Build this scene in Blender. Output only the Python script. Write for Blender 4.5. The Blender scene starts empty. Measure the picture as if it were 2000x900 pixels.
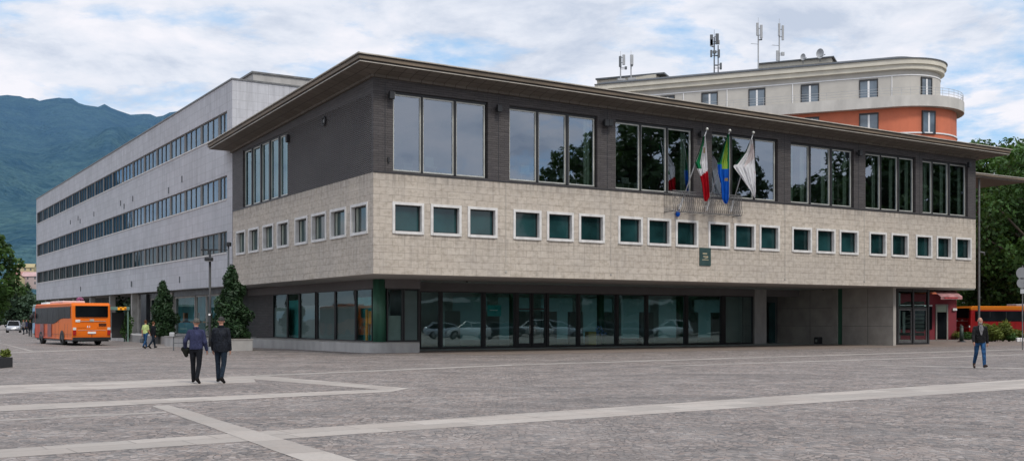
import bpy, bmesh, math, random
import numpy as np
from mathutils import Vector, Matrix, noise as mnoise

random.seed(7)
RNG = np.random.default_rng(11)
scene = bpy.context.scene
C = scene.collection
R = math.radians

# ------------------------------------------------------------------ survey
F, HZ, H = 2107.0, 625.0, 1.7            # focal length in photo pixels, horizon row, eye height
P0 = Vector((-0.1286 * 51, 51.0, 0))      # foot of the stone corner of the town hall
TH = math.atan2(0.5232, 0.8522)
dR = Vector((math.cos(TH), math.sin(TH), 0))
dL = Vector((-math.sin(TH), math.cos(TH), 0))


def ground(px, py, z=0.0):
    Y = F * (H - z) / (py - HZ)
    return Vector(((px - 1000) / F * Y, Y, z))


def at(px, py, Y):
    return Vector(((px - 1000) / F * Y, Y, H + (HZ - py) / F * Y))


def front_u(px, v=0.0):
    k = (px - 1000) / F
    b = P0 + dL * v
    return (k * b.y - b.x) / (dR.x - k * dR.y)


def side_v(px, u=0.0):
    k = (px - 1000) / F
    b = P0 + dR * u
    return (k * b.y - b.x) / (dL.x - k * dL.y)


def z_at(py, u, v):
    Y = P0.y + u * dR.y + v * dL.y
    return H + (HZ - py) / F * Y


def to_world(u, v, z=0.0):
    p = P0 + dR * u + dL * v
    return Vector((p.x, p.y, z))


def to_local(p):
    d = Vector((p.x - P0.x, p.y - P0.y, 0))
    return d.dot(dR), d.dot(dL)


# ------------------------------------------------------------------ mesh builder
class MB:
    def __init__(self):
        self.v, self.f = [], []

    def add(self, vs, fs):
        o = len(self.v)
        self.v += [tuple(p) for p in vs]
        self.f += [tuple(i + o for i in q) for q in fs]
        return self

    def quad(self, a, b, c, d):
        return self.add([a, b, c, d], [(0, 1, 2, 3)])

    def box(self, x0, x1, y0, y1, z0, z1):
        return self.add([(x0, y0, z0), (x1, y0, z0), (x1, y1, z0), (x0, y1, z0),
                         (x0, y0, z1), (x1, y0, z1), (x1, y1, z1), (x0, y1, z1)],
                        [(0, 3, 2, 1), (4, 5, 6, 7), (0, 1, 5, 4), (1, 2, 6, 5), (2, 3, 7, 6), (3, 0, 4, 7)])

    def prism(self, pts, z0, z1):
        n = len(pts)
        vs = [(p[0], p[1], z0) for p in pts] + [(p[0], p[1], z1) for p in pts]
        fs = [tuple(range(n))[::-1], tuple(range(n, 2 * n))]
        fs += [(i, (i + 1) % n, n + (i + 1) % n, n + i) for i in range(n)]
        return self.add(vs, fs)

    def loft(self, rings, cap=True):
        n = len(rings[0])
        vs = [p for r in rings for p in r]
        fs = []
        for k in range(len(rings) - 1):
            a, b = k * n, (k + 1) * n
            fs += [(a + i, a + (i + 1) % n, b + (i + 1) % n, b + i) for i in range(n)]
        if cap:
            fs.append(tuple(range(n))[::-1])
            fs.append(tuple(range((len(rings) - 1) * n, len(rings) * n)))
        return self.add(vs, fs)

    def ellipses(self, secs, n=14):
        """secs: (cx, cy, z, rx, ry)"""
        return self.loft([[(cx + rx * math.cos(2 * math.pi * i / n), cy + ry * math.sin(2 * math.pi * i / n), z)
                           for i in range(n)] for cx, cy, z, rx, ry in secs])

    def tube(self, pts, rad, n=8, cap=True):
        pts = [Vector(p) for p in pts]
        if not isinstance(rad, (list, tuple)):
            rad = [rad] * len(pts)
        rings, prev = [], None
        for i, p in enumerate(pts):
            d = (pts[min(i + 1, len(pts) - 1)] - pts[max(i - 1, 0)])
            d = d.normalized() if d.length > 1e-9 else Vector((0, 0, 1))
            if prev is None:
                a = d.orthogonal().normalized()
            else:
                a = (prev - d * prev.dot(d))
                a = a.normalized() if a.length > 1e-6 else d.orthogonal().normalized()
            prev = a
            b = d.cross(a)
            rings.append([p + (a * math.cos(2 * math.pi * k / n) + b * math.sin(2 * math.pi * k / n)) * rad[i] for k in range(n)])
        return self.loft(rings, cap)

    def ball(self, c, r, n=10, m=7):
        if not isinstance(r, (list, tuple)):
            r = (r, r, r)
        c = Vector(c)
        rings = []
        for j in range(m + 1):
            t = math.pi * (0.02 + 0.96 * j / m)
            rings.append([c + Vector((r[0] * math.sin(t) * math.cos(2 * math.pi * i / n),
                                      r[1] * math.sin(t) * math.sin(2 * math.pi * i / n),
                                      -r[2] * math.cos(t))) for i in range(n)])
        return self.loft(rings)

    def limb(self, pts, rad, n=10):
        """closed tapered chain with round joints (for voxel union)"""
        for i in range(len(pts) - 1):
            self.tube([pts[i], pts[i + 1]], [rad[i], rad[i + 1]], n)
        for p, r in zip(pts, rad):
            self.ball(p, r, 10, 6)
        return self

    def map(self, fn):
        self.v = [tuple(fn(*p)) for p in self.v]
        return self

    def build(self, name, m=None, parent=None, smooth=False):
        me = bpy.data.meshes.new(name)
        me.from_pydata(self.v, [], self.f)
        me.update()
        if smooth:
            me.polygons.foreach_set('use_smooth', [True] * len(me.polygons))
        o = bpy.data.objects.new(name, me)
        C.objects.link(o)
        if m is not None:
            me.materials.append(m)
        if parent is not None:
            o.parent = parent
        return o


def wall_grid(mb, a0, a1, z0, z1, holes, fn, reveal=0.0, top=None):
    """Sheet with real openings.  holes: (a0,a1,z0,z1).  fn(a, depth, z) -> point.  top(a): replaces z1."""
    As = sorted(set([a0, a1] + [h[0] for h in holes] + [h[1] for h in holes]))
    Zs = sorted(set([z0, z1] + [h[2] for h in holes] + [h[3] for h in holes]))
    for i in range(len(As) - 1):
        for j in range(len(Zs) - 1):
            ca, cz = (As[i] + As[i + 1]) / 2, (Zs[j] + Zs[j + 1]) / 2
            if any(h[0] < ca < h[1] and h[2] < cz < h[3] for h in holes):
                continue
            zt0 = zt1 = Zs[j + 1]
            if top and j == len(Zs) - 2:
                zt0, zt1 = top(As[i]), top(As[i + 1])
            mb.quad(fn(As[i], 0, Zs[j]), fn(As[i + 1], 0, Zs[j]), fn(As[i + 1], 0, zt1), fn(As[i], 0, zt0))
    if reveal:
        for b0, b1, c0, c1 in holes:
            for (x, y, X, Y) in ((b0, c0, b1, c0), (b1, c0, b1, c1), (b1, c1, b0, c1), (b0, c1, b0, c0)):
                mb.quad(fn(x, 0, y), fn(X, 0, Y), fn(X, reveal, Y), fn(x, reveal, y))
    return mb


def tag(o, label=None, cat=None, group=None, kind=None):
    if label: o['label'] = label
    if cat: o['category'] = cat
    if group: o['group'] = group
    if kind: o['kind'] = kind
    return o


def empty(name, loc=(0, 0, 0), rz=0.0, label=None, cat=None, group=None):
    o = bpy.data.objects.new(name, None)
    C.objects.link(o)
    o.location = loc
    o.rotation_euler = (0, 0, rz)
    o.empty_display_size = 0.3
    return tag(o, label, cat, group)


def copy_tree(o, parent=None):
    c = o.copy()
    C.objects.link(c)
    if parent is not None:
        c.parent = parent
    for ch in list(o.children):
        copy_tree(ch, c)
    return c


def bevel_box_mesh(mb, w, seg=2):
    """replace the builder's mesh by a bevelled version"""
    bm = bmesh.new()
    vs = [bm.verts.new(p) for p in mb.v]
    for f in mb.f:
        bm.faces.new([vs[i] for i in f])
    bmesh.ops.recalc_face_normals(bm, faces=bm.faces[:])
    bmesh.ops.bevel(bm, geom=bm.edges[:], offset=w, segments=seg, affect='EDGES', profile=0.5)
    bm.verts.index_update()
    mb.v = [tuple(v.co) for v in bm.verts]
    mb.f = [tuple(v.index for v in f.verts) for f in bm.faces]
    bm.free()
    return mb


# ------------------------------------------------------------------ materials
class NT:
    def __init__(self, name):
        self.m = bpy.data.materials.new(name)
        self.m.use_nodes = True
        self.t = self.m.node_tree
        self.t.nodes.clear()
        self.out = self.n('ShaderNodeOutputMaterial')

    def n(self, typ, **kw):
        nd = self.t.nodes.new(typ)
        for k, v in kw.items():
            if k in nd.inputs:
                nd.inputs[k].default_value = v
            else:
                setattr(nd, k, v)
        return nd

    def l(self, a, b):
        self.t.links.new(a, b)

    def sock(self, inp, v):
        if isinstance(v, bpy.types.NodeSocket):
            self.l(v, inp)
        elif v is not None:
            inp.default_value = v

    def math(self, op, a, b=None, clamp=False):
        nd = self.n('ShaderNodeMath', operation=op, use_clamp=clamp)
        self.sock(nd.inputs[0], a)
        if b is not None:
            self.sock(nd.inputs[1], b)
        return nd.outputs[0]

    def obj(self):
        return self.n('ShaderNodeTexCoord').outputs['Object']

    def xyz(self, v):
        s = self.n('ShaderNodeSeparateXYZ')
        self.l(v, s.inputs[0])
        return s.outputs[0], s.outputs[1], s.outputs[2]

    def comb(self, x=0.0, y=0.0, z=0.0):
        c = self.n('ShaderNodeCombineXYZ')
        for i, v in enumerate((x, y, z)):
            self.sock(c.inputs[i], v)
        return c.outputs[0]

    def noise(self, vec, scale=1.0, detail=4.0, rough=0.55, dist=0.0):
        nd = self.n('ShaderNodeTexNoise')
        nd.inputs['Scale'].default_value = scale
        nd.inputs['Detail'].default_value = detail
        nd.inputs['Roughness'].default_value = rough
        nd.inputs['Distortion'].default_value = dist
        if vec is not None:
            self.l(vec, nd.inputs['Vector'])
        return nd.outputs['Fac']

    def scale(self, vec, s):
        m = self.n('ShaderNodeMapping')
        m.inputs['Scale'].default_value = s
        self.l(vec, m.inputs['Vector'])
        return m.outputs[0]

    def ramp(self, fac, stops):
        r = self.n('ShaderNodeValToRGB')
        while len(r.color_ramp.elements) < len(stops):
            r.color_ramp.elements.new(0.5)
        for e, (p, c) in zip(r.color_ramp.elements, stops):
            e.position = p
            e.color = (*c, 1) if len(c) == 3 else c
        self.l(fac, r.inputs[0])
        return r.outputs[0]

    def mix(self, fac, a, b, typ='MIX'):
        nd = self.n('ShaderNodeMix', data_type='RGBA', blend_type=typ)
        self.sock(nd.inputs['Factor'], fac)
        self.sock(nd.inputs['A'], (*a, 1) if isinstance(a, tuple) else a)
        self.sock(nd.inputs['B'], (*b, 1) if isinstance(b, tuple) else b)
        return nd.outputs['Result']

    def remap(self, v, a, b, c, d):
        nd = self.n('ShaderNodeMapRange')
        self.l(v, nd.inputs[0])
        for i, x in enumerate((a, b, c, d)):
            nd.inputs[i + 1].default_value = x
        return nd.outputs[0]

    def bump(self, h, strength=0.3, dist=0.02):
        b = self.n('ShaderNodeBump')
        b.inputs['Strength'].default_value = strength
        b.inputs['Distance'].default_value = dist
        self.l(h, b.inputs['Height'])
        return b.outputs[0]

    def principled(self, col, rough=0.7, metal=0.0, spec=0.5, normal=None):
        p = self.n('ShaderNodeBsdfPrincipled')
        self.sock(p.inputs['Base Color'], (*col, 1) if isinstance(col, tuple) else col)
        self.sock(p.inputs['Roughness'], rough)
        p.inputs['Metallic'].default_value = metal
        p.inputs['Specular IOR Level'].default_value = spec
        if normal is not None:
            self.l(normal, p.inputs['Normal'])
        self.l(p.outputs[0], self.out.inputs[0])
        return p


def plain(name, col, rough=0.7, var=0.2, scale=2.0, metal=0.0, spec=0.5, bump=0.0, stretch=(1, 1, 1)):
    t = NT(name)
    v = t.scale(t.obj(), stretch)
    n = t.noise(v, scale, 5)
    f = t.remap(n, 0.3, 0.7, 1 - var, 1 + var)
    c = t.n('ShaderNodeVectorMath', operation='SCALE')
    c.inputs[0].default_value = col
    t.l(f, c.inputs['Scale'])
    r = t.remap(n, 0.3, 0.7, max(rough - 0.08, 0.02), min(rough + 0.08, 1))
    nm = t.bump(t.noise(v, scale * 8, 4), bump, 0.01) if bump else None
    t.principled(c.outputs[0], r, metal, spec, nm)
    return t.m


def m_stone():
    t = NT('travertine_blocks')
    x, y, z = t.xyz(t.obj())
    a = t.math('ADD', x, y)
    br = t.n('ShaderNodeTexBrick', offset=0.5, offset_frequency=2)
    br.inputs['Scale'].default_value = 1.0
    br.inputs['Brick Width'].default_value = 0.66
    br.inputs['Row Height'].default_value = 0.3432
    br.inputs['Mortar Size'].default_value = 0.011
    br.inputs['Mortar Smooth'].default_value = 0.3
    br.inputs['Color1'].default_value = (0.0, 0.0, 0.0, 1)
    br.inputs['Color2'].default_value = (1, 1, 1, 1)
    br.inputs['Mortar'].default_value = (0.5, 0.5, 0.5, 1)
    wob = t.math('MULTIPLY', t.math('SUBTRACT', t.noise(t.comb(a, z, 0.0), 0.9, 2), 0.5), 0.05)
    t.l(t.comb(a, t.math('ADD', t.math('SUBTRACT', z, 3.893), wob), 0.0), br.inputs['Vector'])
    v2 = t.comb(a, z, 0.0)
    big = t.noise(v2, 0.35, 6, 0.6)
    mott = t.noise(t.scale(v2, (1.0, 1.5, 1.0)), 3.1, 6, 0.68)
    streak = t.noise(t.scale(v2, (2.2, 0.16, 1)), 2.0, 4, 0.6)
    base = t.mix(br.outputs['Color'], (0.455, 0.400, 0.336), (0.515, 0.458, 0.388))
    base = t.mix(t.remap(mott, 0.48, 0.70, 0, 0.85), base, (0.30, 0.26, 0.21))
    base = t.mix(t.remap(big, 0.42, 0.7, 0, 0.4), base, (0.36, 0.33, 0.30))
    base = t.mix(t.remap(streak, 0.56, 0.75, 0, 0.38), base, (0.21, 0.195, 0.18))
    base = t.mix(t.remap(mott, 0.5, 0.25, 0, 0.35), base, (0.60, 0.555, 0.50))
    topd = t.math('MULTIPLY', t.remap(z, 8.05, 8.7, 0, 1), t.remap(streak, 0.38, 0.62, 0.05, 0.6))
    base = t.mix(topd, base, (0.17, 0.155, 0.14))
    drip = t.noise(t.scale(v2, (3.2, 0.10, 1)), 2.0, 4, 0.6)
    dm = t.math('MULTIPLY', t.remap(z, 4.3, 5.85, 0, 1), t.remap(z, 5.86, 5.80, 0, 1), True)
    base = t.mix(t.math('MULTIPLY', dm, t.remap(drip, 0.48, 0.68, 0, 0.55)), base, (0.20, 0.18, 0.155))
    base = t.mix(t.math('MULTIPLY', br.outputs['Fac'], 0.62), base, (0.23, 0.20, 0.165))
    h = t.math('SUBTRACT', t.math('MULTIPLY', mott, 0.4), br.outputs['Fac'])
    t.principled(base, 0.8, 0, 0.3, t.bump(h, 0.5, 0.02))
    return t.m


def m_brick(name, zig=False):
    t = NT(name)
    x, y, z = t.xyz(t.obj())
    a = t.math('ADD', x, y)
    if zig:
        tri = t.math('PINGPONG', a, 0.17)
        zz = t.math('ADD', z, t.math('MULTIPLY', tri, 0.42))
        h = t.math('PINGPONG', zz, 0.052)
        lines = t.remap(h, 0.0, 0.052, 0, 1)
        v2 = t.comb(a, z, 0.0)
        n = t.noise(v2, 0.5, 5)
        g = t.noise(t.scale(v2, (1, 3, 1)), 5, 3)
        c = t.mix(lines, (0.014, 0.014, 0.015), (0.152, 0.142, 0.140))
        c = t.mix(t.remap(n, 0.4, 0.75, 0, 0.5), c, (0.05, 0.047, 0.05))
        c = t.mix(t.remap(g, 0.5, 0.8, 0, 0.4), c, (0.12, 0.11, 0.108))
        t.principled(c, 0.65, 0, 0.35, t.bump(lines, 0.9, 0.06))
        return t.m
    br = t.n('ShaderNodeTexBrick', offset=0.5)
    br.inputs['Scale'].default_value = 1.0
    br.inputs['Brick Width'].default_value = 0.5
    br.inputs['Row Height'].default_value = 0.11
    br.inputs['Mortar Size'].default_value = 0.012
    br.inputs['Color1'].default_value = (0.060, 0.054, 0.053, 1)
    br.inputs['Color2'].default_value = (0.080, 0.072, 0.071, 1)
    br.inputs['Mortar'].default_value = (0.034, 0.031, 0.031, 1)
    t.l(t.comb(a, z, 0.0), br.inputs['Vector'])
    v2 = t.comb(a, z, 0.0)
    n = t.noise(t.scale(v2, (1.5, 0.6, 1)), 1.2, 5)
    rows = t.noise(t.scale(v2, (0.6, 6, 1)), 1.5, 3)
    c = t.mix(t.remap(n, 0.42, 0.7, 0, 0.55), br.outputs['Color'], (0.05, 0.046, 0.05))
    c = t.mix(t.remap(rows, 0.5, 0.75, 0, 0.5), c, (0.118, 0.108, 0.105))
    t.principled(c, 0.62, 0, 0.35, t.bump(t.math('MULTIPLY', br.outputs['Fac'], -1.0), 0.6, 0.015))
    return t.m


def m_panels():
    t = NT('grey_stone_panels')
    x, y, z = t.xyz(t.obj())
    a = t.math('ADD', x, y)
    br = t.n('ShaderNodeTexBrick', offset=0.0)
    br.inputs['Scale'].default_value = 1.0
    br.inputs['Brick Width'].default_value = 0.72
    br.inputs['Row Height'].default_value = 0.57
    br.inputs['Mortar Size'].default_value = 0.009
    br.inputs['Color1'].default_value = (0, 0, 0, 1)
    br.inputs['Color2'].default_value = (1, 1, 1, 1)
    br.inputs['Mortar'].default_value = (0.5, 0.5, 0.5, 1)
    v2 = t.comb(a, z, 0.0)
    t.l(v2, br.inputs['Vector'])
    streak = t.noise(t.scale(v2, (1.3, 0.10, 1)), 2.2, 5, 0.6)
    big = t.noise(v2, 0.22, 6, 0.6)
    fine = t.noise(v2, 5, 5, 0.65)
    c = t.mix(br.outputs['Color'], (0.445, 0.448, 0.47), (0.50, 0.502, 0.525))
    c = t.mix(t.remap(streak, 0.5, 0.75, 0, 0.55), c, (0.25, 0.25, 0.26))
    c = t.mix(t.remap(big, 0.45, 0.7, 0, 0.4), c, (0.30, 0.30, 0.31))
    c = t.mix(t.remap(fine, 0.5, 0.75, 0, 0.25), c, (0.30, 0.295, 0.30))
    c = t.mix(t.math('MULTIPLY', br.outputs['Fac'], 0.55), c, (0.16, 0.16, 0.165))
    t.principled(c, 0.75, 0, 0.3, t.bump(fine, 0.15, 0.01))
    return t.m


def m_glass(name, tint, refl=0.22, gloss=(0.9, 0.94, 1.0), wav=0.03, wscale=0.5, fres=0.75):
    t = NT(name)
    lw = t.n('ShaderNodeLayerWeight')
    lw.inputs['Blend'].default_value = 0.25
    fac = t.math('ADD', t.math('MULTIPLY', lw.outputs['Fresnel'], fres), refl, True)
    o = t.obj()
    nz = t.noise(o, wscale, 2, 0.5)
    bp = t.bump(nz, wav, 0.2)
    g = t.n('ShaderNodeBsdfGlossy')
    g.inputs['Color'].default_value = (*gloss, 1)
    g.inputs['Roughness'].default_value = 0.015
    t.l(bp, g.inputs['Normal'])
    tr = t.n('ShaderNodeBsdfTransparent')
    tr.inputs['Color'].default_value = (*tint, 1)
    mx = t.n('ShaderNodeMixShader')
    t.l(fac, mx.inputs[0])
    t.l(tr.outputs[0], mx.inputs[1])
    t.l(g.outputs[0], mx.inputs[2])
    t.l(mx.outputs[0], t.out.inputs[0])
    return t.m


def m_darkglass(name, col, rough=0.06, spec=0.6, wav=0.03):
    t = NT(name)
    o = t.obj()
    n = t.noise(o, 0.42, 3)
    c = t.mix(t.remap(n, 0.38, 0.62, 0, 1), tuple(x * 0.45 for x in col), tuple(x * 1.4 for x in col))
    t.principled(c, rough, 0, spec, t.bump(n, wav, 0.2))
    return t.m


def m_paving():
    t = NT('porphyry_setts')
    x, y, z = t.xyz(t.obj())
    # fans of setts: rows bent into segmental arcs
    W = 1.35
    xm = t.math('SUBTRACT', t.math('MODULO', t.math('ADD', x, 2000.0), W), W / 2)
    arc = t.math('SQRT', t.math('SUBTRACT', 0.98 ** 2, t.math('MULTIPLY', xm, xm)))
    yy = t.math('SUBTRACT', y, arc)
    wob = t.noise(t.comb(x, y, 0.0), 1.2, 2)
    vec = t.comb(x, t.math('ADD', yy, t.math('MULTIPLY', wob, 0.25)), 0.0)
    vo = t.n('ShaderNodeTexVoronoi', feature='F1')
    vo.inputs['Scale'].default_value = 9.6
    vo.inputs['Randomness'].default_value = 0.85
    t.l(vec, vo.inputs['Vector'])
    ve = t.n('ShaderNodeTexVoronoi', feature='DISTANCE_TO_EDGE')
    ve.inputs['Scale'].default_value = 9.6
    ve.inputs['Randomness'].default_value = 0.85
    t.l(vec, ve.inputs['Vector'])
    sx, sy, sz = t.xyz(vo.outputs['Color'])
    p = t.comb(x, y, 0.0)
    big = t.noise(p, 0.09, 5, 0.6)
    mid = t.noise(t.scale(p, (0.6, 1.3, 1)), 0.8, 5, 0.65)
    hue = t.math('ADD', t.math('MULTIPLY', sx, 0.6), t.math('MULTIPLY', mid, 0.4))
    c = t.ramp(hue, [(0.18, (0.072, 0.065, 0.062)), (0.34, (0.152, 0.134, 0.125)), (0.50, (0.238, 0.198, 0.172)),
                     (0.64, (0.258, 0.196, 0.164)), (0.80, (0.36, 0.315, 0.285))])
    c = t.mix(t.remap(big, 0.38, 0.65, 0, 0.42), c, (0.166, 0.148, 0.137))
    c = t.mix(t.remap(mid, 0.48, 0.75, 0, 0.5), c, (0.225, 0.172, 0.146))
    spots = t.noise(p, 2.7, 6, 0.7)
    c = t.mix(t.remap(spots, 0.60, 0.78, 0, 0.5), c, (0.085, 0.078, 0.075))
    stain = t.noise(t.scale(p, (0.35, 1.0, 1)), 0.35, 7, 0.68, 0.6)
    c = t.mix(t.remap(stain, 0.50, 0.64, 0, 0.7), c, (0.120, 0.105, 0.096))
    c = t.mix(t.remap(stain, 0.46, 0.30, 0, 0.35), c, (0.30, 0.27, 0.25))
    joint = t.remap(ve.outputs['Distance'], 0.0, 0.09, 1, 0)
    jc = t.mix(t.remap(t.noise(p, 0.9, 4), 0.45, 0.65, 0, 1), (0.10, 0.092, 0.088), (0.44, 0.405, 0.38))
    c = t.mix(t.math('MULTIPLY', joint, 0.7), c, jc)
    # sand filled course joints following the fans
    crs = t.math('PINGPONG', t.math('ADD', yy, t.math('MULTIPLY', t.noise(p, 2.2, 3), 0.10)), 0.075)
    line = t.math('MULTIPLY', t.remap(crs, 0.0, 0.022, 1, 0), t.remap(t.noise(p, 1.7, 4, 0.6), 0.46, 0.60, 0, 1))
    c = t.mix(t.math('MULTIPLY', line, 0.55), c, (0.42, 0.385, 0.355))
    h = t.math('SUBTRACT', t.math('MULTIPLY', sy, 0.35), joint)
    t.principled(c, t.remap(sz, 0, 1, 0.55, 0.8), 0, 0.35, t.bump(h, 0.8, 0.02))
    return t.m


def m_slab(name, col, w=1.15, r=0.62, warm=(0.42, 0.375, 0.35), joint=0.008):
    t = NT(name)
    o = t.obj()
    br = t.n('ShaderNodeTexBrick', offset=0.37, offset_frequency=2, squash=1.35, squash_frequency=3)
    br.inputs['Scale'].default_value = 1.0
    br.inputs['Brick Width'].default_value = w
    br.inputs['Row Height'].default_value = r
    br.inputs['Mortar Size'].default_value = joint
    br.inputs['Color1'].default_value = (0, 0, 0, 1)
    br.inputs['Color2'].default_value = (1, 1, 1, 1)
    br.inputs['Mortar'].default_value = (0.5, 0.5, 0.5, 1)
    t.l(o, br.inputs['Vector'])
    n = t.noise(o, 0.7, 6, 0.65)
    f = t.noise(o, 14, 5, 0.7)
    dirt = t.noise(o, 2.3, 6, 0.7)
    c = t.mix(br.outputs['Color'], tuple(x * 0.80 for x in col), tuple(min(x * 1.16, 1) for x in col))
    c = t.mix(t.remap(n, 0.42, 0.7, 0, 0.6), c, warm)
    c = t.mix(t.remap(f, 0.45, 0.75, 0, 0.35), c, tuple(x * 0.6 for x in col))
    c = t.mix(t.remap(dirt, 0.52, 0.75, 0, 0.55), c, tuple(x * 0.55 for x in col))
    c = t.mix(t.math('MULTIPLY', br.outputs['Fac'], 0.6), c, tuple(x * 0.35 for x in col))
    t.principled(c, 0.72, 0, 0.35, t.bump(f, 0.2, 0.006))
    return t.m


def m_leaf(name, dark, light, trans=0.25):
    t = NT(name)
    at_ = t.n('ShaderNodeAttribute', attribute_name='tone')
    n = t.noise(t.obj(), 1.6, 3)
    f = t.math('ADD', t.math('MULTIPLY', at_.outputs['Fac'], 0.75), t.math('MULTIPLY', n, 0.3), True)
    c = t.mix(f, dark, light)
    d = t.n('ShaderNodeBsdfPrincipled')
    d.inputs['Roughness'].default_value = 0.55
    d.inputs['Specular IOR Level'].default_value = 0.3
    t.l(c, d.inputs['Base Color'])
    tl = t.n('ShaderNodeBsdfTranslucent')
    t.l(t.mix(1.0, c, (1.0, 1.0, 0.5), 'MULTIPLY'), tl.inputs['Color'])
    mx = t.n('ShaderNodeMixShader')
    mx.inputs[0].default_value = trans
    t.l(d.outputs[0], mx.inputs[1])
    t.l(tl.outputs[0], mx.inputs[2])
    t.l(mx.outputs[0], t.out.inputs[0])
    return t.m


def m_mountain():
    t = NT('hazy_forest_slope')
    o = t.obj()
    x, y, z = t.xyz(o)
    n1 = t.noise(o, 0.012, 8, 0.65)
    n2 = t.noise(o, 0.05, 6, 0.7)
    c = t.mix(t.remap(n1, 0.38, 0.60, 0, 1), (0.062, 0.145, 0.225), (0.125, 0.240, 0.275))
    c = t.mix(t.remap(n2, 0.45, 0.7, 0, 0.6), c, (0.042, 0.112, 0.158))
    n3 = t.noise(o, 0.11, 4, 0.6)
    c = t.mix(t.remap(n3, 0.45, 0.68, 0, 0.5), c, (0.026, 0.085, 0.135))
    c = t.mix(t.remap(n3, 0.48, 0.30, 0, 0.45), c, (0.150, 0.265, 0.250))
    c = t.mix(t.remap(z, 60, 480, 0.0, 0.55), c, (0.110, 0.215, 0.355))  # bluer with height: distance haze put into the colour
    t.principled(c, 0.95, 0, 0.0, t.bump(t.math('ADD', n2, t.math('MULTIPLY', n3, .6)), 1.0, 30.0))
    return t.m


def m_livery(name, rear, frontc, x0, x1, top=None, ztop=2.5):
    """paint of a bus: one colour running into another along its length, a coloured roof line"""
    t = NT(name)
    x, y, z = t.xyz(t.obj())
    n = t.noise(t.obj(), 1.4, 4)
    f = t.remap(t.math('ADD', x, t.math('MULTIPLY', t.math('SUBTRACT', 1.4, z), 1.6)), x0, x1, 0, 1)
    c = t.mix(f, rear, frontc)
    if top:
        c = t.mix(t.remap(z, ztop, ztop + 0.03, 0, 1), c, top)
    c = t.mix(t.math('MULTIPLY', t.remap(n, 0.4, 0.8, 0, 0.4), t.remap(z, 0.3, 1.3, 1, 0.1)), c, (0.12, 0.08, 0.06))
    p = t.principled(c, 0.42, 0, 0.16)
    p.inputs['Coat Weight'].default_value = 0.03
    p.inputs['Coat Roughness'].default_value = 0.12
    return t.m


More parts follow.
